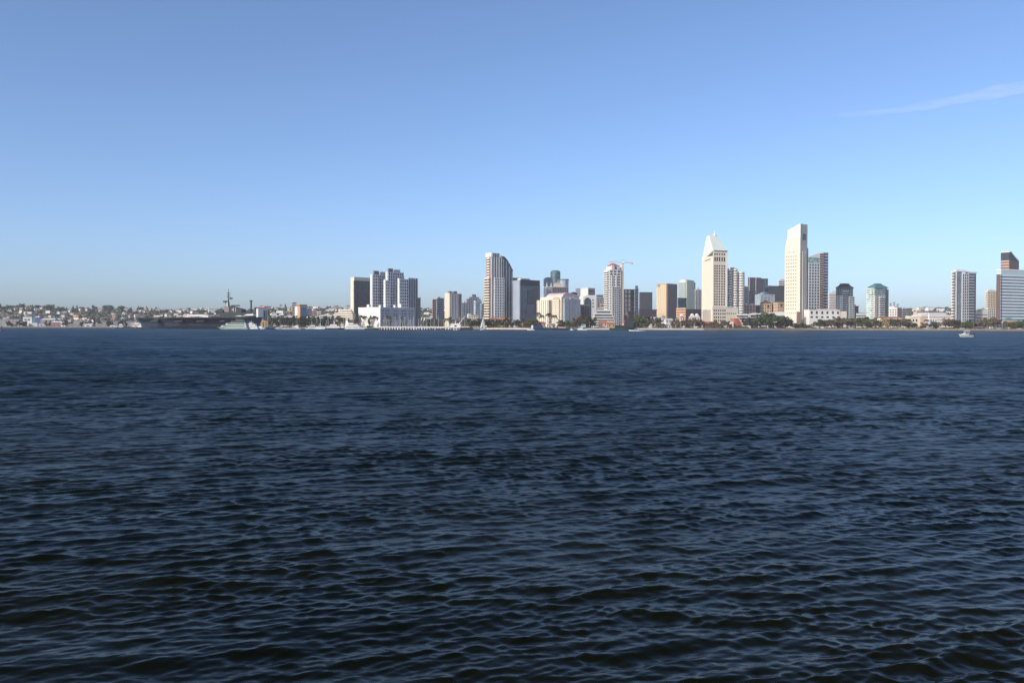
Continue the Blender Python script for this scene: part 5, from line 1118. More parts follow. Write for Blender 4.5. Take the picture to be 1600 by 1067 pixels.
# ------------------------------------------------------------------ left waterfront buildings
def left_front():
    b = Bld('terminal_building', 'bright white quayside terminal with a blue and teal painted end wall', 'building', 35, 36, 63.5, 2190, 14, 26)
    b.part('wall', MB().box(b.x0, b.fx(50), b.y0, b.y1, 0, b.z(496)).box(b.fx(41), b.fx(47), b.y0 - 1, b.y0 - .02, 0, b.z(505)), WHITE)
    b.part('low_wing', MB().box(b.fx(47), b.fx(60), b.y0 - 9, b.y0 - 1.1, 0, b.z(504.6)), WHITE)
    b.part('painted_panel', MB().box(b.fx(50) + .02, b.fx(55), b.y0 + .5, b.y1, 0, b.z(495.6)), mat('teal_mural', (.06, .26, .24), .6))
    b.part('painted_panel', MB().box(b.fx(55) + .02, b.fx(63.5), b.y0 + .5, b.y1, 0, b.z(495.6)), mat('violet_mural', (.12, .10, .30), .6))
    b.part('roof', MB().box(b.x0 - .5, b.fx(50), b.y0 - .6, b.y1 + .4, b.z(496) + .02, b.z(495)), WHITE)
    b.windows(G_DARK, [b.fx(40), b.fx(45)], [b.z(500.5)], 5, 3)
    specs = [('long pale shed with a white roof at the far left quay', -6, 30, 498.5, 'PALE', PALE), ('grey shed with red doors left of the white quayside terminal', 8, 36, 502.5, 'PINK', GREYROOF),
             ('long white-roofed shed right of the white quayside terminal', 63, 86, 498.2, 'PALE', WHITE), ('red-fronted shed with a white roof on the left quay', 79, 96, 502.5, 'RED', WHITE),
             ('low glassy shed between the white terminal and the red-fronted shed', 60, 80, 504.5, 'DARK', PALE), ('pale grey shed with a white gable right of the red-fronted shed', 94, 104, 503.5, 'PALE', WHITE),
             ('low grey ribbed shed right of the pale white-gabled shed', 105, 127, 505.5, 'GREY', PALE), ('white-roofed low shed in the middle of the left quay', 129, 146, 506.5, 'PALE', WHITE), ('low brick-fronted shed behind the dark-hulled white cabin vessel', 149, 170, 505, 'TAN', PALE), ('small pink-walled quay shed left of the cabin vessel', 171, 180, 507, 'PINK', GREYROOF),
             ('upper tan shed with a flat roof above the low grey ribbed shed', 112, 138, 500.5, 'TAN', PALE), ('upper grey shed with a flat roof above the brick-fronted shed', 152, 186, 501.5, 'GREY', PALE),
             ('pale grey shed with a flat roof just left of the warship bow', 192, 212, 502, 'PALE', PALE), ('low pink-walled shed left of the warship bow', 205, 219, 505, 'PINK', WHITE)]
    DIM = mat('weathered_shed_roof', (.30, .29, .29), .85, .2, .08); wm = {'WHITE': PALE, 'PINK': mat('pink_stucco', (.56, .40, .36)), 'PALE': mat('shed_pale', (.30, .30, .31), .8, .12, .08), 'RED': BRICK, 'DARK': CONC, 'GREY': mat('shed_grey', (.22, .22, .23), .8, .15, .08), 'TAN': mat('shed_tan', (.32, .28, .26), .8, .12, .08)}
    for k, (lab, p0, p1, y, wn, rf) in enumerate(specs):
        D = shore(p0) + (12 if y > 502 else 70)
        b = Bld('quay_shed', lab, 'shed', p0, p0 + .5, p1, D, 6, 22)
        h = b.z(y)
        b.part('wall', facade(MB(), b.x0, b.x1, b.y0, b.y1, 0, h - 1.6, fh=4.5, band=.4, bay=9, pier=.35, dep=.25), [mat('shed_shutter', (.24, .24, .25), .8, .2, .3), wm[wn]])
        b.part('roof', MB().gable(b.x0, b.x1, b.y0, b.y1, h - 1.55, h + (1.2 if rf is WHITE else 0), hip=.3, ov=.8), DIM if rf is PALE else rf)
        n = max(2, int(b.w/14))
        for x in lin(b.x0, b.x1, min(n, 8)): b.part('loading_door', MB().box(x - 2, x + 2, b.y0 - .5, b.y0 - .31, 0, min(4, h - 3)), BRICK if wn == 'RED' else WHITE if k % 2 else GREYROOF)
    # blocks between the warship and the white office block
    b = Bld('hillside_tower', 'dark grey hillside tower with a white lift head left of the blue-fronted hotel', 'tower', 456, 456.6, 463, 1950, 12, 18)
    b.part('body', facade(MB(), b.x0, b.x1, b.y0, b.y1, 0, b.z(472), fh=3.4, band=.3), [G_GREY, CONC]); b.part('lift_head', MB().box(b.x0, b.x0 + .3*b.w, b.y0, b.y1, b.z(472) + .02, b.z(470.5)), WHITE)
    b = Bld('harbour_hotel', 'blue-fronted hotel with white and orange walls behind the dark shore trees', 'building', 461, 469, 479, 1680, 40)
    b.part('wall', MB().box(b.x0, b.x1, b.y0, b.y1, 0, b.z(478.5)), WHITE)
    b.part('blue_front', facade(MB(), b.x0 + .2, b.x1 - .1, b.y0 - .6, b.y0 - .03, 0, b.z(480), fh=3.4, band=.2, dep=.15, sides='f'), [mat('sky_blue_panel', (.16, .30, .42), .4, .06, .06), G_BLUE])
    b.part('orange_wall', MB().box(b.x0 - .5, b.x0 - .02, b.y0 + .1, b.y0 + .45*b.d, 0, b.z(477.5)), mat('orange_stucco', (.60, .30, .14), .85))
    b.part('crown', MB().box(b.x0 - .8, b.x1 + .6, b.y0 - .9, b.y1*.3, b.z(478.5) + .02, b.z(476)), TERRA)
    for k in range(5): b.part('balcony', MB().box(b.x0 - 1.2, b.x0 - .02, b.y0 + .5*b.d, b.y1 - .3, b.z(493 - k*3.2), b.z(493 - k*3.2) + 1), WHITE)
    plain('apartment_block', 'teal-grey block tight against the right of the blue-fronted hotel', 'building', 478, 479, 487.5, 481, 1720, 24, G_TEAL, CONC, fh=3.4, band=.25)
    plain('brick_block', 'pinkish brick block on the hillside right of the blue-fronted hotel', 'building', 487.5, 488.2, 495.5, 485, 1850, 20, G_BRN, PINKST, fh=3.4, band=.5)
    plain('apartment_block', 'white hillside block with a single round vent, left of the stepped white building', 'building', 495.5, 496, 501.5, 486.5, 1750, 18, G_GREY, WHITE, fh=3.4, band=.5)
    for lab, p0, p1, y in (('white flat block above the dark trees, right of the warship stern', 424.5, 432, 490.5), ('white low block with a chimney above the dark trees', 436, 443, 490), ('long low white roofed block left of the blue-fronted hotel', 440, 460, 493.5), ('long low white block with a pink roof right of the blue-fronted hotel', 480, 497, 493.8), ('low pale block with bright roof left of the stepped building', 500, 522, 492)):
        b = Bld('low_block', lab, 'building', p0, p0 + .5, p1, 1640, 16, 16)
        b.part('wall', facade(MB(), b.x0, b.x1, b.y0, b.y1, 0, b.z(y + 1), fh=3.6, band=.55), [G_GREY, WHITE]); b.part('roof', MB().gable(b.x0, b.x1, b.y0, b.y1, b.z(y + 1) + .02, b.z(y), hip=.5), PINKST if 'pink' in lab else WHITE)
    b = Bld('museum_block', 'white-faced block with a red roof beside the warship island', 'building', 400.5, 403, 418, 1560, 40)
    b.part('wall', MB().box(b.x0, b.x1, b.y0, b.y1, 0, b.z(482)), PALE); b.part('white_face', MB().box(b.x0 + .3, b.x0 + .5*b.w, b.y0 - .7, b.y0 - .02, 0, b.z(483)), WHITE)
    b.part('roof', MB().gable(b.x0, b.x1, b.y0, b.y1, b.z(482) + .02, b.z(480.3), hip=.6), REDROOF)
    for a in (.62, .8): b.part('window_strip', MB().box(b.x0 + a*b.w, b.x0 + (a + .1)*b.w, b.y0 - .3, b.y0 + .1, 2, b.z(485)), G_DARK)
    plain('office_block', 'mauve-grey block just behind the warship stern', 'building', 397, 398, 406, 480, 1640, 34, G_NAVY, PURPLE, fh=3.4, band=.3)
    # tan pier building
    b = Bld('pier_house', 'small tan pier house with a mast behind the white ferry', 'building', 399, 400, 418, 1430, 12, 12)
    b.part('wall', facade(MB(), b.x0, b.x1, b.y0, b.y1, 0, b.z(503), fh=3.5, band=.5, bay=4, pier=.3, dep=.2), [G_BRN, TAN]); b.part('roof', MB().gable(b.x0, b.x1, b.y0, b.y1, b.z(503) + .02, b.z(500.5), hip=.6), ORANGE)
    b.part('mast', MB().cyl(b.fx(410), b.y0 - 1, 0, b.z(495), .35, .15, 6), TAN)
left_front()
# ------------------------------------------------------------------ shopping huts along the middle shore
def huts():
    specs = [('white gabled hut with a red roof left of the slant-roofed hotel', 1092, 1102, 504, 499.5, 'white', 'red'), ('long red-roofed dark hall at the foot of the slant-roofed hotel', 1102, 1121, 505.5, 502.5, 'maroon', 'red'),
             ('white pavilion with a pale roof right of the tan hotel', 1040, 1053, 500.5, 497.5, 'white', 'pale'), ('small white tower hut with a round clock face', 1066, 1071.5, 502, 498.5, 'white', 'red'), ('pale round-roofed kiosk left of the clock hut', 1055.5, 1064, 502, 496.5, 'grey', 'grey'),
             ('white gabled shop left of the tan hotel', 1009, 1017, 499.5, 496, 'white', 'pale'), ('long white roofed shop at the foot of the tan hotel', 1014, 1038, 498, 495.2, 'white', 'pale'), ('pink shop hut with red roof below the kiosk', 1056, 1063.5, 507.5, 504.5, 'pink', 'red'), ('white shop hut with a pale roof, right of the clock hut', 1074, 1084, 506.5, 504, 'white', 'pale'),
             ('low white shop hut beside the sand shore, below the tan hotel', 1026, 1034, 508, 506, 'white', 'grey'), ('low purple-fronted shop hut below the tan hotel', 1034.5, 1041, 508, 505.5, 'grey', 'brown'), ('white double-gabled hut below the shaded hotel half', 1044, 1052, 508, 505.5, 'white', 'pale'),
             ('orange-roofed restaurant below the white balcony tower', 937, 949, 504.5, 500.5, 'pink', 'red'), ('long orange-roofed restaurant wing right of its taller neighbour', 949.5, 961, 506.5, 503, 'tan', 'red'), ('red-roofed pavilion behind the dark work boat', 975, 991, 505, 501, 'pink', 'red'),
             ('white-roofed stall left of the dark barge', 812, 820, 507.5, 505, 'white', 'pale'), ('red and white shop hut behind the dark barge', 822, 838, 508, 503.5, 'pink', 'red'), ('white hut with a red roof under the left palms', 842, 853, 506, 502.5, 'white', 'red'), ('low cream hut between the palms and the barge', 856, 868, 508, 505.5, 'cream', 'pale'), ('low pink hut behind the barge stern', 872, 882, 508.5, 506, 'pink', 'brown'),
             ('cream upper hut with two white cupolas left of the slant-roofed hotel', 1079, 1094, 496, 493, 'cream', 'pale'), ('cream hut with a white cupola below the red-ended block', 1062, 1070, 496, 493.5, 'cream', 'red')]
    for lab, p0, p1, ye, yr, wc, rc in specs:
        D = shore(p0) + (26 if yr > 500 else 60)
        b = Bld('shore_hut', lab, 'hut', p0, p0 + .4, p1, D, random.uniform(4, 16), 9, 'huts along the harbour shore')
        wmat = dict(HW, maroon=MAROON)[wc]
        b.part('wall', MB().box(b.x0, b.x1, b.y0, b.y1, 0, b.z(ye)), wmat)
        if 'round-roofed' in lab: b.part('roof', MB().dome(0, 0, b.z(ye) + .02, b.w/2 + .4, b.d/2, b.z(yr) - b.z(ye)), HR[rc])
        else: b.part('roof', MB().gable(b.x0, b.x1, b.y0, b.y1, b.z(ye) + .02, b.z(yr), hip=.5, ov=.7), HR[rc] if rc != 'red' or 'orange' in lab else REDROOF)
        b.windows(G_DARK, lin(b.x0, b.x1, max(2, int(b.w/3.5))), [max(.6, b.z(ye) - 3)], 1.5, 1.9)
        if 'clock' in lab and 'round clock' in lab: b.part('clock_face', MB().add([(1.3*math.cos(math.pi*i/8), b.y0 - .2, b.z(ye) - 2 + 1.3*math.sin(math.pi*i/8)) for i in range(16)] + [(1.3*math.cos(math.pi*i/8), b.y0 + .2, b.z(ye) - 2 + 1.3*math.sin(math.pi*i/8)) for i in range(16)], [tuple(reversed(range(16)))] + [(i, (i+1) % 16, 16 + (i+1) % 16, 16 + i) for i in range(16)]), BROWNR)
        if 'cupola' in lab:
            for a in ((.25, .75) if 'two' in lab else (.5,)): b.part('cupola', MB().box(b.x0 + a*b.w - 2, b.x0 + a*b.w + 2, -2, 2, b.z(ye) + .5, b.z(yr) + 1.2).dome(b.x0 + a*b.w, 0, b.z(yr) + 1.22, 2.3, 2.3, 1.6), WHITE)
    # red gabled restaurant with big white gable
    b = Bld('gabled_restaurant', 'red steep-roofed restaurant with a white gable between the slant-roofed hotel and shore trees', 'building', 1144, 1145, 1160, 1262, 18, 10)
    h = b.z(508)
    b.part('wall', MB().box(b.x0 + 1, b.x1 - 1, b.y0 + .5, b.y1, 0, h), MAROON)
    zt = b.z(497.5)
    b.part('roof', MB().add([(b.x0 + .1*b.w, b.y0 - .3, zt), (b.x0 + .62*b.w, b.y0 - .3, zt), (b.x1 + .3, b.y0 - .3, h), (b.x0 + .38*b.w, b.y0 - .3, h - .5), (b.x0 + .1*b.w, b.y1, zt), (b.x0 + .62*b.w, b.y1, zt), (b.x1 + .3, b.y1, h), (b.x0 + .38*b.w, b.y1, h - .5)],
           [(0,3,2,1), (4,5,6,7), (0,1,5,4), (1,2,6,5), (2,3,7,6), (3,0,4,7)]), mat('coral_roof', (.52, .16, .11), .7, .1, .3))
    b.part('dormer', MB().box(b.fx(1152), b.fx(1154.5), b.y0 - .8, b.y0 - .32, b.z(504.5), b.z(502)), BRICK)
    b.part('gable_edge', MB().bar((b.x0 + .62*b.w, b.y0 - .5, zt), (b.x1 + .4, b.y0 - .5, h), .45), WHITE)
    b.part('white_gable', MB().box(b.x0 - .2, b.x0 + 1.0, b.y0 - .2, b.y1, 0, b.z(503)), WHITE)
huts()
# ------------------------------------------------------------------ seawall along the shore
def seawall():
    pts = []; 
    for px in range(-700, 2301, 15):
        D = shore(px); pts.append((X(px, D), D))
    def strip(name, a, b, z0, z1, m, lab, rng=None):
        mb = MB(); vs = []; fs = []; sel = pts if rng is None else [(X(px, shore(px)), shore(px)) for px in range(rng[0], rng[1] + 1, 15)]
        for x, d in sel: vs += [(x, d + a, z0), (x, d + a + .35, z1), (x, d + b, z1), (x, d + b, z0)]
        n = len(sel)
        for i in range(n-1):
            o = 4*i
            for k in range(3): fs.append((o+k, o+k+1, o+4+k+1, o+4+k)[::-1])
        fs += [(0, 1, 2, 3), (4*n-1, 4*n-2, 4*n-3, 4*n-4)]
        o = mb.add(vs, fs).build(name, m); tag(o, lab, 'sea wall')
    strip('sea_wall', 0, 2.2, -2.5, 2.45, mat('rock_wall', (.17, .145, .115), .95, .45, .6), 'long tan stone sea wall between the water and the shore')
seawall()
# pale sand strips below the huts
def beach(name, p0, p1):
    vs = []; fs = []
    for i in range(21):
        px = p0 + (p1 - p0)*i/20; D = shore(px); x = X(px, D); w = 1.6*min(1, i/3, (20-i)/3) + .3
        vs += [(x, D - w, -.6), (x, D - w*.3, 1.0), (x, D + .05, 1.9)]
    for i in range(20): fs += [(3*i, 3*i+3, 3*i+4, 3*i+1), (3*i+1, 3*i+4, 3*i+5, 3*i+2)]
    tag(MB().add(vs, fs).build(name, mat('pale_sand', (.46, .41, .34), .95, .2, .4), smooth=True), kind='structure')
beach('sand_beach', 996, 1100); beach('sand_beach', 756, 826); beach('sand_beach', 915, 962)

# ------------------------------------------------------------------ hulls
def hull_mesh(mb, L, B, H, draft=.5, sheer=.3, stern=.7, m=0, bowrake=.12, n=12):
    """boat hull with bow at -x; deck at height H"""
    vs = []; fs = []
    for i in range(n+1):
        t = i/n; w = B/2*min(1, (t/.42)**.62 if t > 0 else 0)
        if t > .6: w *= 1 - (1 - stern)*((t - .6)/.4)**2
        sh = H + sheer*(1 - t)**2; x = -L/2 + L*t; xb = x + bowrake*L*(1 - t)**3
        vs += [(xb, -w*.12, -draft), (xb*.998, -w*.8, .05), (x, -max(w, .03), sh), (x, max(w, .03), sh), (xb*.998, w*.8, .05), (xb, w*.12, -draft)]
    for i in range(n):
        a = 6*i; b = a + 6
        for k in range(5): fs.append((a+k, a+k+1, b+k+1, b+k))
        fs.append((a+5, a, b, b+5))
    fs += [tuple(range(6)), tuple(reversed(range(6*n, 6*n+6)))]
    mb.add(vs, fs, m); return mb
SAIL = mat('sail_cloth', (.80, .79, .77), .8, .04, .3)
GEL = mat('white_gelcoat', (.72, .73, .73), .35, .05, .3)
BLUEH = mat('navy_hull_paint', (.015, .03, .10), .4, .1, .3)
DARKH = mat('dark_hull_paint', (.025, .028, .035), .5, .15, .3)
ALU = mat('mast_metal', (.62, .62, .62), .4, .05, .3, metal=.3)
GREENB = mat('pale_green_paint', (.36, .45, .42), .5, .08, .1)
DGREEN = mat('dark_green_paint', (.03, .08, .07), .5, .1, .1)
FOAM = mat('foam', (.75, .78, .8), .9, .1, 1.0)
def boat_at(name, label, cat, px, y=None, D=None, rz=0, group=None):
    D = D or Dw(px, y)
    return empty(name, (X(px, D), D, 0.0), label, cat, group, R(rz))
# the sailing boat under sail
def sailing_boat():
    r = boat_at('sailing_boat', 'white sailing boat under full sail right of the long pier end', 'sailboat', 755, 515.6, rz=200)
    s = r.location.y/F*1.12
    hull_mesh(MB(), 8.2*s, 2.6, 1.0, .5, .3).build('hull', GEL, r)
    MB().frustum([(-1, -.7), (1.8, -.7), (1.8, .7), (-1, .7)], 1.0, [(-.7, -.5), (1.5, -.5), (1.5, .5), (-.7, .5)], 1.5).build('cabin', GEL, r)
    H = 20*s
    MB().cyl(-.4, 0, .9, H, .09, .06, 6).build('mast', ALU, r)
    MB().bar((-.4, 0, 1.9), (3.9, .6, 1.9), .07).build('boom', ALU, r)
    def sail(nm, a, b, c, bel):
        vs = []; fs = []; n = 8
        for i in range(n+1):
            t = i/n; p = Vector(a).lerp(Vector(c), t); q = Vector(b).lerp(Vector(c), t)
            for k in range(5):
                u = k/4; w = p.lerp(q, u); w.y += bel*math.sin(math.pi*u)*(1 - t)**.7; vs.append(tuple(w))
        for i in range(n):
            for k in range(4): fs.append((i*5+k, i*5+k+1, i*5+6+k, i*5+5+k))
        m = MB().add(vs, fs); o = m.build(nm, SAIL, r, smooth=True)
        md = o.modifiers.new('thickness', 'SOLIDIFY'); md.thickness = .02
    sail('mainsail', (-.3, 0, 2.0), (3.8, .6, 2.0), (-.3, 0, H - .3), .5)
    sail('jib', (-3.6*s, 0, 1.3), (-.2, .5, 1.6), (-.45, 0, H*.82), .6)
sailing_boat()
# small cabin boat on the right
OFFW = mat('weathered_gelcoat', (.50, .52, .52), .5, .12, .8)
def cabin_boat():
    r = boat_at('cabin_boat', 'small white cabin boat alone on the open water at the right', 'boat', 1509, 526.6, rz=-6)
    hull_mesh(MB(), 5.0, 1.9, .75, .4, .35, .85).build('hull', OFFW, r)
    MB().box(-2.2, 2.5, -.98, -.9, .5, .6).build('rub_rail', DARKH, r)
    c = MB().frustum([(-.9, -.7), (.75, -.7), (.75, .7), (-.9, .7)], .7, [(-.5, -.6), (.65, -.6), (.65, .6), (-.5, .6)], 1.65).build('cabin', OFFW, r)
    MB().box(-.35, .5, -.72, -.62, 1.15, 1.5).build('window', G_DARK, c)
    MB().frustum([(-1.7, -.5), (-.9, -.6), (-.9, .6), (-1.7, .5)], .8, [(-1.4, -.4), (-.9, -.5), (-.9, .5), (-1.4, .4)], 1.1).build('foredeck_hatch', GEL, r)
    k = MB()
    for x in (-.4, .9):
        for y in (-.62, .62): k.bar((x, y, 1.2), (x + .1, y, 2.15), .035)
    k.build('canopy_frame', ALU, r)
    MB().box(-.55, 1.15, -.72, .72, 2.15, 2.24).build('canopy', SAIL, r)
    MB().bar((.3, 0, 2.24), (.35, 0, 3.1), .03).build('antenna', ALU, r)
    e = MB().box(2.5, 2.95, -.3, .3, .55, 1.25).frustum([(2.6, -.12), (2.85, -.12), (2.85, .12), (2.6, .12)], -.3, [(2.6, -.15), (2.9, -.15), (2.9, .15), (2.6, .15)], .56).build('outboard_motor', DARKH, r)
    # the person at the wheel: one continuous skinned body
    P = [(.45, 0, .72), (.45, 0, 1.05), (.43, 0, 1.3), (.42, 0, 1.45), (.40, 0, 1.62), (.40, 0, 1.74), (.43, .19, 1.42), (.30, .23, 1.2), (.08, .16, 1.15), (.43, -.19, 1.42), (.30, -.23, 1.2), (.08, -.16, 1.15), (.42, .1, .68), (.45, .11, .4), (.42, -.1, .68), (.45, -.11, .4)]
    E = [(0,1),(1,2),(2,3),(3,4),(4,5),(3,6),(6,7),(7,8),(3,9),(9,10),(10,11),(0,12),(12,13),(0,14),(14,15)]
    me = bpy.data.meshes.new('person'); me.from_pydata(P, E, [])
    o = bpy.data.objects.new('person', me); COL.objects.link(o)
    sk = o.modifiers.new('skin', 'SKIN'); o.modifiers.new('smooth', 'SUBSURF').levels = 1
    rad = [.14, .15, .17, .10, .06, .10, .075, .05, .035, .075, .05, .035, .09, .06, .09, .06]
    for v, q in zip(me.skin_vertices[0].data, rad): v.radius = (q, q)
    me.skin_vertices[0].data[0].use_root = True
    me.materials.append(mat('dark_clothing', (.05, .055, .07), .9)); o.matrix_world = r.matrix_world.copy()
    o.location = r.location; o.rotation_euler = r.rotation_euler
    tag(o, 'person in dark clothing standing at the wheel of the small cabin boat', 'person')
cabin_boat()
# speedboat with its wake
def speedboat():
    r = boat_at('speedboat', 'low white speedboat throwing a white wake right of the dark work boat', 'boat', 988, 517.2, rz=-12)
    hull_mesh(MB(), 7, 2.2, .8, .4, .3, .9).build('hull', GEL, r)
    MB().frustum([(-.6, -.6), (1, -.6), (1, .6), (-.6, .6)], .8, [(-.1, -.5), (.8, -.5), (.8, .5), (-.1, .5)], 1.35).build('windscreen', G_BLUE, r)
    D = r.location.y; mb = MB(); vs = []; fs = []; rr = random.Random(2)
    for i in range(24):
        t = i/23; x = 2.5 + 9*t; w = .7 + 1.6*t; h = .75*(1 - t)**1.3 + .08
        for k in range(7): vs.append((x + rr.uniform(-.15, .15), (k/3 - 1)*w, .05 + h*(1 - abs(k/3 - 1))*rr.uniform(.6, 1.3)))
    for i in range(23):
        for k in range(6): fs.append((i*7+k, i*7+k+1, i*7+8+k, i*7+7+k))
    o = mb.add(vs, fs).build('foam_wake', FOAM, None, smooth=True); o.location = r.location; o.rotation_euler = r.rotation_euler; tag(o, kind='stuff')
speedboat()
# channel buoy
r = boat_at('channel_buoy', 'dark red channel buoy at the far left edge of the water', 'buoy', 2.5, 517.0)
MB().cyl(0, 0, -.6, .7, 1.1, 1.1, 14).build('float', mat('magenta_buoy_paint', (.25, .03, .12), .5), r)
k = MB()
for a in range(4): k.bar((.8*math.cos(a*1.57), .8*math.sin(a*1.57), .7), (.3*math.cos(a*1.57), .3*math.sin(a*1.57), 2.3), .06)
k.build('cage', DARKH, r); MB().cyl(0, 0, 2.3, 2.9, .34, .3, 10).build('lantern', DARKH, r)

# ------------------------------------------------------------------ the warship
def carrier():
    STEEL = mat('warship_grey', (.022, .032, .060), .7, .08, .02, streak=True)
    DECK = mat('flight_deck', (.05, .05, .055), .9, .15, .05)
    DK = mat('warship_dark_grey', (.026, .034, .042), .7, .15, .05)
    bow = Vector((X(217, 1330), 1330)); th = R(-22); Lx = 205
    r = empty('aircraft_carrier', (bow.x, bow.y, 0), 'long dark grey aircraft carrier moored at the left with a flat deck and masted island', 'warship', None, th)
    zd = Z(280, 496, 1310)
    vs = []; fs = []; n = 24; prof = [(.0, -2), (.72, .3), (.82, .55), (1.0, 1.0)]
    for i in range(n+1):
        t = i/n; w = 15*min(1, (t/.35)**.7 if t > 0 else .0) * (1 - .25*max(0, t - .8)/.2)
        x = Lx*t; rake = 9*(1 - t)**6
        for s in (-1, 1):
            for k, (a, zf) in enumerate(prof if s > 0 else list(reversed(prof))):
                z = -2 if a == 0 else zd*zf - 1.2
                q = max(.25, w*(.35 if a == 0 else a)) + (2.2*a if zf == 1 else 0)
                vs.append((x + rake*(1 - max(0, zf)) , s*q, z))
    for i in range(n):
        for k in range(8): fs.append((i*8+k, i*8+(k+1) % 8, i*8+8+(k+1) % 8, i*8+8+k)[::-1])
    fs += [tuple(range(8)), tuple(reversed(range(n*8, n*8+8)))]
    MB().add(vs, fs).build('hull', STEEL, r)
    MB().prism([(-3, -8), (4, -13), (60, -17), (95, -26), (150, -27), (172, -20), (Lx + 2, -17), (Lx + 2, 16), (150, 22), (70, 19), (4, 13), (-3, 8)], zd - 1.15, zd).build('flight_deck', DECK, r)
    for x0, x1 in ((40, 52), (82, 96), (120, 134), (160, 168)):
        MB().box(x0, x1, -19.5, -14.5, zd - 6.5, zd - 4.6).build('sponson', STEEL, r)
        MB().box(x0 + 2, x1 - 2, -15.3, -13.5, zd - 4.5, zd - 1.3).build('hangar_opening', DK, r)
    for x in range(8, 200, 6): pass
    MB().box(20, 190, -17.2, -16.9, zd - 2.6, zd - 2.2).build('catwalk', DK, r)
    # island
    def lx(px): # local x at the island line
        t = (px - 800)/F; q = Vector((-math.sin(th), math.cos(th)))*9 + bow; u = Vector((math.cos(th), math.sin(th)))
        return (t*q.y - q.x)/(u.x - t*u.y)
    Di = 1330 + math.sin(th)*lx(360) + 9
    zi = lambda y: Z(360, y, Di)
    MB().prism([(lx(340), 5), (lx(381), 5), (lx(381), 15), (lx(340), 15)], zd + .02, zi(487.5)).build('island', DK, r)
    MB().prism([(lx(381) + .1, 5.5), (lx(396), 5.5), (lx(396), 14), (lx(381) + .1, 14)], zd + .02, lambda x, y: zi(488) - (x - lx(381))*.18).build('aft_deckhouse', DK, r)
    MB().frustum([(lx(337), 4), (lx(352), 4), (lx(352), 16), (lx(337), 16)], zi(487.5) + .02, [(lx(342), 4), (lx(352), 4), (lx(352), 16), (lx(342), 16)], zi(484.5)).build('bridge', DK, r)
    MB().box(lx(340.5), lx(351), 3.75, 3.98, zi(487), zi(486)).build('bridge_window', G_DARK, r)
    fu = MB().prism([(lx(360), 5.5), (lx(380), 5.5), (lx(380), 14.5), (lx(360), 14.5)], zi(487.5) + .02, lambda x, y: zi(478) - (x - lx(360))*.22 if x > lx(362) else zi(478)).build('funnel', DK, r)
    MB().box(lx(363), lx(372), 7, 13, zi(478.4), zi(476.8)).build('funnel_cap', DK, r)
    MB().box(lx(351.5), lx(361), 6, 14, zi(487.5) + .02, zi(478.5)).build('mast_house', mat('warship_light_grey', (.20, .17, .18), .7), r)
    m = MB(); xm = lx(356.5)
    m.bar((xm, 10, zi(479)), (xm, 10, zi(451.5)), 1.1, r1=.25, n=6)
    for sx in (-2.2, 2.2): m.bar((xm + sx, 10, zi(479)), (xm, 10, zi(466)), .3)
    for y, w in ((458, 3.4), (461, 2.8), (463.8, 3.2)): m.bar((xm - w, 10, zi(y)), (xm + w, 10, zi(y)), .42)
    m.build('mast', DK, r)
    MB().box(xm - 8, xm - 3, 8, 12, zi(472.5), zi(470)).bar((xm - 5, 10, zi(475)), (xm - 5, 10, zi(472.4)), .5).build('radar', DK, r)
    MB().frustum([(xm + 2, 8.5), (xm + 5, 8.5), (xm + 5, 11.5), (xm + 2, 11.5)], zi(467.5), [(xm + 3, 9), (xm + 6.5, 9), (xm + 6.5, 11), (xm + 3, 11)], zi(465)).build('radar', DK, r)
    MB().dome(xm - 1.5, 10, zi(474), 1.7, 1.7, 2.2).box(xm - 2.4, xm - .6, 9.2, 10.8, zi(479), zi(474)).build('radome', mat('pale_radome', (.45, .55, .52), .6), r)
    m = MB().bar((lx(393), 8, zd), (lx(393.2), 8, zi(470.5)), 1.0, r1=1.1, n=8)
    m.box(lx(393) - 1.6, lx(393) + 1.4, 6.6, 9.4, zi(471.5), zi(469.8)); m.build('stack_mast', DK, r)
    # hull number on the funnel
    cu = bpy.data.curves.new('number', 'FONT'); cu.body = '41'; cu.size = 9; cu.extrude = .06
    t = bpy.data.objects.new('number', cu); me = bpy.data.meshes.new_from_object(t); bpy.data.objects.remove(t)
    me.materials.append(mat('number_paint', (.42, .42, .42), .7)); o = bpy.data.objects.new('hull_number', me); COL.objects.link(o); o.parent = r
    o.location = (lx(364.5), 5.38, zi(487.4)); o.rotation_euler = (R(90), 0, 0)
    # things standing on the deck
    def on_deck(px, y, z): v = r.matrix_basis @ Vector((0, 0, 0)); u = Vector((math.cos(th), math.sin(th))); w = Vector((-math.sin(th), math.cos(th))); p = bow + u*lx2(px, y) + w*y; return (p.x, p.y, z)
    def lx2(px, yy):
        t = (px - 800)/F; q = Vector((-math.sin(th), math.cos(th)))*yy + bow; u = Vector((math.cos(th), math.sin(th)))
        return (t*q.y - q.x)/(u.x - t*u.y)
    e = empty('deck_canopy', on_deck(308, -14, zd + .02), 'long white canopy tent on the warship deck edge', 'tent', None, th)
    w = (lx2(322, -14) - lx2(294, -14))/2
    MB().gable(-w, w, -3, 3, 2.2, 3.6).build('roof', WHITE, e)
    MB().box(-w, w, -2.6, -2.5, .9, 2.15).build('valance', SAIL, e)
    for x in lin(-w, w, 5): MB().cyl(x, -2.7, 0, 2.2, .12, .12, 6).build('post', ALU, e)
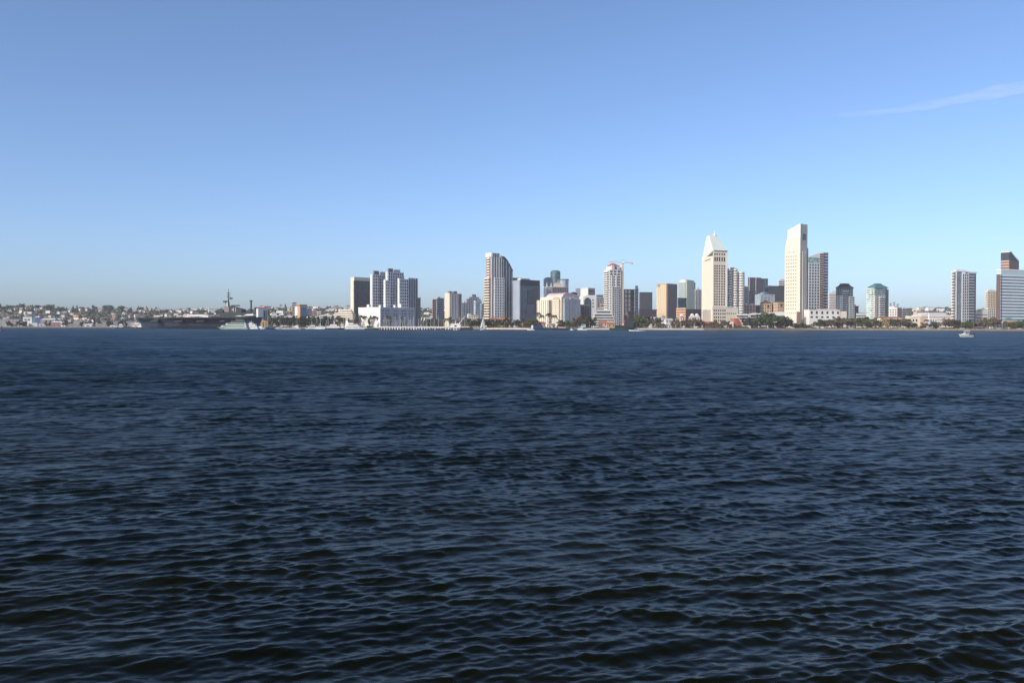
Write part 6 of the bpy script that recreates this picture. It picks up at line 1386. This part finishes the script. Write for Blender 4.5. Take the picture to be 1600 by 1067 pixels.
    for lab, px, y in (('white marquee with a bright roof near the warship stern', 391, 6), ('small white awning low on the warship deck behind the island', 375, -12)):
        e = empty('deck_marquee', on_deck(px, y, zd + .02), lab, 'tent', None, th)
        w = 7.5 if px > 380 else 5
        MB().gable(-w, w, -4, 4, 2.2 if px > 380 else 1, 4.6 if px > 380 else 2.2, hip=.8).build('roof', WHITE, e)
        for sx in (-1, 1): 
            for sy in (-1, 1): MB().cyl(sx*(w - .4), sy*3.6, 0, 2.2 if px > 380 else 1, .12, .12, 6).build('post', ALU, e)
    for k, (px, y) in enumerate(((250, -8), (283, -9), (330, -10), (338, -16))):
        a = empty('parked_jet', on_deck(px, y, zd + .02), ('pale parked jet nearest the warship bow', 'pale parked jet on the warship deck between the bow and the white canopy', 'grey parked jet right of the white canopy on the warship', 'grey parked jet just left of the warship island')[k], 'aircraft', 'parked jets on the warship', th + .4*k)
        jm = PALE if k < 2 else CONC
        MB().bar((-6, 0, 1.7), (-3.5, 0, 1.8), .15, r1=.75, n=8).bar((-3.5, 0, 1.8), (4.5, 0, 1.9), .75, r1=.6, n=8).build('fuselage', jm, a)
        for s in (-1, 1):
            MB().prism([(-1, s*.5), (2.6, s*.5), (3.2, s*4.6), (1.6, s*4.6)][::s], 1.75, 1.95).build('wing', jm, a)
        MB().prism([(2.6, -.1), (4.6, -.1), (4.6, .1), (2.6, .1)], 2.2, lambda x, y: 4.4 if x > 3.5 else 2.6).build('tail_fin', jm, a)
        MB().dome(-2.4, 0, 2.35, 1.3, .5, .6, n=10, k=3).build('canopy', G_DARK, a)
        for x, y2 in ((-3.5, 0), (2, -.9), (2, .9)): MB().cyl(x, y2, 0, 1.6, .28, .2, 6).build('wheel_strut', DARKH, a)
carrier()
# ------------------------------------------------------------------ ferries and workboats
def tier_boat(name, label, cat, px, y, L, B, tiers, hullm, rz=0, mats=None, mast=None, group=None, H=1.6):
    """passenger boat: hull and stacked decks; tiers = (x0, x1, z0, z1, material) as shares of the length"""
    r = boat_at(name, label, cat, px, y, rz=rz, group=group)
    hull_mesh(MB(), L, B, H, .8, H*.35, .85).build('hull', hullm, r)
    for i, (a, c, z0, z1, m) in enumerate(tiers):
        x0, x1 = -L/2 + a*L, -L/2 + c*L; w = B/2*(.86 - .08*i)
        t = MB().frustum([(x0, -w), (x1, -w), (x1, w), (x0, w)], z0 + .02, [(x0 + .25*(z1 - z0), -w*.97), (x1 - .1*(z1-z0), -w*.97), (x1 - .1*(z1-z0), w*.97), (x0 + .25*(z1 - z0), w*.97)], z1).build('deck_house', m, r)
        MB().box(x0 + .1*(x1 - x0), x1 - .08*(x1 - x0), -w - .03, -w + .12, z0 + .45*(z1 - z0), z0 + .8*(z1 - z0)).build('window_band', G_DARK, t)
    if mast: MB().bar((-L/2 + mast[0]*L, 0, tiers[-1][3]), (-L/2 + mast[0]*L + .3, 0, mast[1]), .14, r1=.05).build('mast', ALU, r)
    return r
tier_boat('cruise_boat', 'pale green tiered cruise boat in front of the warship stern', 'boat', 364, 514.6, 38, 9,
          [(.16, .97, 2.0, 4.6, GREENB), (.3, .95, 4.62, 7.2, GREENB), (.46, .92, 7.22, 9.8, DGREEN), (.62, .86, 9.82, 11.6, DGREEN)], GREENB, rz=-8, H=2.0)
tier_boat('harbour_ferry', 'white harbour ferry with two short funnels right of the green cruise boat', 'ferry', 393, 514.3, 20, 7, [(.16, .92, 1.6, 4.2, WHITE), (.3, .8, 4.22, 6.6, WHITE), (.38, .6, 6.62, 8.6, WHITE)], GEL, rz=-10, mast=(.5, 12))
tier_boat('harbour_launch', 'grey-white launch right of the white harbour ferry', 'boat', 408, 514.2, 14, 4.5, [(.3, .85, 1.4, 3.4, PALE)], GEL, rz=170, mast=(.6, 9))
tier_boat('tug_boat', 'navy blue tug boat in front of the dark shore trees', 'boat', 424, 514.2, 16, 5.5, [(.28, .8, 1.8, 3.8, BLUEH), (.36, .6, 3.82, 5.6, BLUEH)], BLUEH, rz=-8, mast=(.5, 9.5))
tier_boat('tug_boat', 'small dark-hulled white tug touching the warship bow', 'boat', 219, 513.2, 12, 4.5, [(.25, .7, 1.8, 4.2, WHITE), (.3, .5, 4.22, 6.2, WHITE)], DARKH, rz=176)
tier_boat('patrol_boat', 'white cabin vessel with a dark hull at the left quay', 'boat', 187, 512.3, 20, 5, [(.05, .3, 1.8, 5.5, WHITE), (.4, .85, 1.8, 6.6, WHITE), (.5, .75, 6.62, 8.6, WHITE)], DARKH, rz=4)
tier_boat('barge', 'low dark barge moored just left of the warship bow tug', 'barge', 201, 512.3, 22, 6, [(.1, .6, 1.6, 2.6, DARKH)], DARKH, rz=2)
DOCK = [('long low white dock barge with orange stripe below the dark trees', 449, 514.8, 30, 6, [(.1, .9, 1.2, 2.2, WHITE)], GEL, 'dock_barge'),
        ('white motor yacht behind the dock barge, at its right end', 464, 514.2, 14, 4.4, [(.3, .9, 1.3, 3.0, WHITE), (.4, .7, 3.02, 4.8, WHITE)], GEL, 'motor_yacht'),
        ('white motor yacht with a tall flybridge below the blue-fronted hotel', 486, 514.1, 18, 5, [(.28, .92, 1.5, 3.6, WHITE), (.4, .8, 3.62, 6.0, WHITE)], GEL, 'motor_yacht'),
        ('long white motor yacht right of the dark row of trees', 500, 514.3, 20, 5, [(.3, .9, 1.4, 3.2, WHITE)], GEL, 'motor_yacht'),
        ('dark-hulled white yacht in front of the stepped white building', 524, 514.6, 26, 6, [(.3, .9, 1.6, 4.2, WHITE), (.42, .75, 4.22, 6.2, WHITE)], DARKH, 'motor_yacht'),
        ('large white excursion boat with an open top deck left of the sunlit white wing', 549, 514.4, 28, 7, [(.2, .95, 1.8, 4.4, WHITE), (.3, .85, 4.42, 6.8, WHITE), (.36, .6, 6.82, 8.4, WHITE)], GEL, 'excursion_boat'),
        ('white motor yacht below the sunlit white wing', 565, 514.6, 20, 5, [(.3, .88, 1.5, 3.6, WHITE)], GEL, 'motor_yacht'),
        ('dark fishing boat with a high bow at the left end of the long pier', 582, 515.0, 18, 5.5, [(.5, .85, 1.6, 4.6, DARKH)], DARKH, 'fishing_boat'),
        ('white cabin cruiser tied left of the fishing boat, bow to the pier', 574, 514.0, 13, 4, [(.3, .8, 1.3, 3.4, WHITE)], GEL, 'motor_yacht'),
        ('small white launch at the left foot of the dark trees', 437, 514.7, 9, 3.2, [(.3, .75, 1.0, 2.4, WHITE)], GEL, 'harbour_launch')]
for k, (lab, px, y, L, B, tiers, hm_, nm) in enumerate(DOCK):
    tier_boat(nm, lab, {'dock_barge': 'barge', 'motor_yacht': 'yacht', 'excursion_boat': 'boat', 'fishing_boat': 'boat', 'harbour_launch': 'boat'}[nm], px, y, L, B, tiers, hm_, rz=random.uniform(-14, 14) + (180 if k % 3 == 1 else 0), H=1.3, mast=(.55, 9 + (k*37 % 5)) if k not in (0,) else None)
# work boats and barge in the middle
r = boat_at('work_barge', 'long low dark barge with a white stern block below the pink-vaulted hotel', 'barge', 863, 515.6, rz=0)
s = r.location.y/F
MB().frustum([(-29*s, -4), (32*s, -4), (32*s, 4), (-29*s, 4)], -.8, [(-30*s, -4.5), (34*s, -4.5), (34*s, 4.5), (-30*s, 4.5)], 2.2).build('hull', DARKH, r)
MB().box(-30*s, 33.5*s, -4.7, -4.52, .9, 1.5).build('fender', BLUEH, r)
MB().frustum([(-28*s, -3), (-14*s, -3), (-14*s, 3), (-28*s, 3)], 2.22, [(-27*s, -2.6), (-17*s, -2.6), (-17*s, 2.6), (-27*s, 2.6)], 6.0).build('deck_house', BLUEH, r)
MB().box(-33*s, -30.2*s, -3.5, 3.5, -.5, 5.4).build('white_block', WHITE, r)
MB().box(10*s, 20*s, -3, 3, 2.22, 3.4).build('cargo_stack', PINKST, r)
tier_boat('tender', 'small white tender tied to the left end of the dark barge', 'boat', 829, 516.2, 8, 3, [(.3, .8, .9, 2.2, WHITE)], GEL, H=.9)
tier_boat('harbour_launch', 'white launch with a pale turquoise canopy right of the dark barge', 'boat', 909, 515.9, 11, 3.5, [(.15, .6, 1.2, 3.4, WHITE), (.4, .9, 3.42, 6.4, mat('turquoise_canopy', (.35, .62, .62), .7))], GEL, rz=-6, H=1.2)
tier_boat('skiff', 'tiny white skiff between the dark barge and the canopied launch', 'boat', 893, 515.9, 4, 1.6, [(.3, .7, .8, 2.4, WHITE)], GEL, H=.8)
r = tier_boat('work_boat', 'dark green-black work boat with a high wheelhouse below the white balcony tower', 'boat', 973, 516.2, 28, 8, [(.1, .8, 2.4, 5.2, DARKH), (.12, .45, 5.22, 9.5, NAVYM), (.16, .36, 9.52, 13, NAVYM)], DGREEN, rz=180, H=2.4, mast=(.3, 19))
tier_boat('cabin_cruiser', 'white cabin cruiser hard against the right of the dark work boat', 'boat', 989, 514.9, 8, 3, [(.3, .8, 1.0, 2.8, WHITE)], GEL, H=1.0)
# ------------------------------------------------------------------ the long pier
def pier():
    D = Dw(660, 515.9) ; x0, x1 = X(592, D), X(734, D)
    r = empty('long_pier', ((x0 + x1)/2, D, 0), 'long white-edged pier on rows of piles in front of the marina', 'pier')
    h = (x1 - x0)/2
    MB().box(-h, h, -3, 3, 2.3, 3.1).build('deck', mat('pier_deck', (.50, .45, .42), .85, .15, .3), r)
    MB().box(-h, h, -3.2, -3.02, 2.5, 3.5).build('fender_rail', WHITE, r)
    p = MB().cyl(0, 0, -3, 2.28, .42, .42, 8).mesh('pile', [BROWNR])
    for x in lin(-h, h, 34):
        for y in (-2.5, 2.5):
            o = bpy.data.objects.new('pile', p); COL.objects.link(o); o.parent = r; o.location = (x, y, 0)
    MB().box(h - 9, h + 3, -4.5, 4.5, -2, 2.9).build('pier_head', DARKH, r)
    # shed on the pier end
    e = empty('pier_shed', (x1 - 14, D, 3.12), 'white shed with an arched roof on the right end of the long pier', 'shed')
    MB().box(-5, 5, -2, 2, 0, 2).build('wall', WHITE, e); MB().gable(-5, 5, -2, 2, 2.02, 3.4, hip=.5).build('roof', WHITE, e); MB().box(-1, 1, -2.1, -1.9, 0, 1.7).build('door', G_DARK, e)
    # leaning white boom
    e = empty('boom_crane', (X(712, D + 16), D + 16, 0), 'leaning white lattice boom rising behind the long pier', 'crane')
    MB().box(-3, 3, -3, 3, -.4, 3).build('base', CONC, e)
    s = (D + 16)/F; a = Vector((2*s, 0, 3)); c = Vector((14.5*s, 0, Z(726, 494.5, D + 16))); m = MB()
    for y in (-.6, .6):
        for z in (0, .9): m.bar(a + Vector((0, y, z)), c + Vector((0, y*.4, z*.4)), .17)
    for i in range(10):
        p0 = a.lerp(c, i/10); p1 = a.lerp(c, (i+1)/10); m.bar(p0 + Vector((0, -.6, 0)), p1 + Vector((0, -.6, .8)), .1); m.bar(p0 + Vector((0, .6, .8)), p1 + Vector((0, .6, 0)), .1)
    m.build('boom', WHITE, e)
    MB().bar((0, 0, 3), (0, 0, 9), .35).build('king_post', WHITE, e)
    MB().bar((0, 0, 9), tuple(c), .07).build('stay', ALU, e)
pier()
# sailboats at their moorings, masts bare
def moored(rngs):
    protos = []
    for v in range(3):
        r = empty('moored_sailboat', (0, 0, -60)); L = (8.5, 10, 11.5)[v]
        hull_mesh(MB(), L, 2.9, 1.15, .5, .3).build('hull', BLUEH if v == 1 else GEL, r)
        c = MB().frustum([(-L*.18, -.8), (L*.2, -.8), (L*.2, .8), (-L*.18, .8)], 1.15, [(-L*.12, -.6), (L*.18, -.6), (L*.18, .6), (-L*.12, .6)], 1.75).build('cabin', GEL, r)
        MB().box(-L*.1, L*.15, -.76, -.68, 1.3, 1.55).build('window', G_DARK, c)
        H = (13, 15.5, 18)[v]
        m = MB().cyl(-L*.12, 0, 1.1, H, .17, .11, 6)
        m.bar((-L*.12, -1.1, H*.55), (-L*.12, 1.1, H*.55), .06); m.bar((-L*.5, 0, 1.3), (-L*.12, 0, H - .3), .03, n=3); m.bar((L*.48, 0, 1.3), (-L*.12, 0, H - .1), .03, n=3)
        m.build('mast', ALU, r)
        MB().bar((-L*.11, 0, 2.2), (L*.3, 0, 2.2), .2, n=7).build('furled_sail', SAIL if v != 2 else BLUEH, r)
        protos.append(r)
    LK = ('short white sailboat with a furled sail', 'navy-hulled sailboat with a furled white sail', 'tall-masted white sailboat with blue furled sail')
    rr = random.Random(8)
    for k, (p0, p1, n, d0, d1, where, grp) in enumerate(rngs):
        for i in range(n):
            v = rr.choice((0, 0, 1, 2)); px = p0 + (p1 - p0)*(i + rr.uniform(.2, .8))/n
            c = copy_tree(protos[v]); D = rr.uniform(d0, d1); c.location = (X(px, D), D, 0); c.rotation_euler = (0, 0, rr.choice((0, math.pi)) + rr.uniform(-.5, .5))
            sc = rr.uniform(.85, 1.15); c.scale = (sc, sc, sc); tag(c, f'{LK[v]} {where}', 'sailboat', grp)
    for p in protos:
        for ch in list(p.children):
            for g in list(ch.children): bpy.data.objects.remove(g)
            bpy.data.objects.remove(ch)
        bpy.data.objects.remove(p)
moored([(594, 632, 16, 1080, 1240, 'behind the left part of the long pier', 'sailboats behind the long pier'), (632, 680, 15, 1080, 1240, 'behind the middle of the long pier', 'sailboats behind the long pier'),
        (680, 730, 12, 1080, 1230, 'behind the right part of the long pier', 'sailboats behind the long pier'), (486, 592, 12, 1180, 1330, 'among the white yachts left of the pier', 'sailboats left of the pier')])
# ------------------------------------------------------------------ parked cars and lamp posts on the promenade
def cars():
    cols = [('white', GEL), ('silver', mat('silver_car', (.42, .43, .45), .3, .04, .3, metal=.5)), ('dark', mat('black_car', (.02, .02, .022), .3, .04, .3)), ('red', mat('red_car', (.30, .02, .02), .3, .04, .3))]
    prof = [(-2.2, .35), (2.2, .35), (2.25, .75), (1.9, .95), (.9, 1.0), (-1.1, 1.0), (-2.1, .85)]
    cab = [(-1.2, 1.0), (1.5, 1.0), (1.0, 1.5), (-.5, 1.52)]
    def ext(p, w):
        n = len(p); m = MB(); vs = [(x, -w, z) for x, z in p] + [(x, w, z) for x, z in p]
        return m.add(vs, [tuple(range(n)), tuple(reversed(range(n, 2*n)))] + [(i, n+i, n+(i+1) % n, (i+1) % n) for i in range(n)])
    wh = MB(); wh.bar((0, -.1, 0), (0, .1, 0), .33, n=12)
    wm = wh.mesh('wheel', [DARKH]); cm = ext(cab, .74).mesh('cabin', [G_DARK]); bms = [ext(prof, .88).mesh('body', [m]) for _, m in cols]
    rr = random.Random(4)
    for px in [1405, 1416, 1427, 1436, 1446, 1452, 1468, 1497, 1503, 1522, 1529, 1541, 1560, 1580, 1592, 1330, 1343, 1360, 1372, 1252, 1266]:
        k = rr.choice((0, 0, 0, 1, 1, 2, 3)); D = shore(px) + rr.uniform(4.5, 7)
        r = empty('parked_car', (X(px, D), D, 1.95), None, 'car', 'cars parked along the right shore', rr.uniform(-.1, .1))
        w = 'left of the finned round tower' if 1380 < px < 1490 else 'from the finned round tower rightwards' if px >= 1490 else 'below the white arcade and the teal-topped tower'
        tag(r, f'small {cols[k][0]} car parked on the shore {w}')
        for nm, me, loc in (('body', bms[k], (0, 0, 0)), ('cabin', cm, (0, 0, 0))) + tuple(('wheel', wm, (x, y, .33)) for x in (-1.35, 1.35) for y in (-.8, .8)):
            o = bpy.data.objects.new(nm, me); COL.objects.link(o); o.parent = r; o.location = loc
    pm = MB().cyl(0, 0, 0, 9, .12, .08, 6).mesh('pole', [ALU]); lm = MB().box(-1.4, .1, -.15, .15, 8.9, 9.1).mesh('lamp_head', [GREYROOF])
    for px, w in ((1471, 'left of the finned round tower'), (1521.5, 'at the right foot of the finned tower'), (788, 'below the curved glass tower'), (804.5, 'left of the blue-grey office block'), (1273, 'below the low white arcade'), (1352, 'left of the teal-topped tower'), (884, 'below the pink-vaulted hotel'), (921, 'left of the terrace block')):
        D = shore(px) + 4
        r = empty('street_lamp', (X(px, D), D, 1.9), f'tall street lamp on the shore {w}', 'street lamp', 'street lamps along the shore')
        for nm, me in (('pole', pm), ('lamp_head', lm)):
            o = bpy.data.objects.new(nm, me); COL.objects.link(o); o.parent = r
cars()
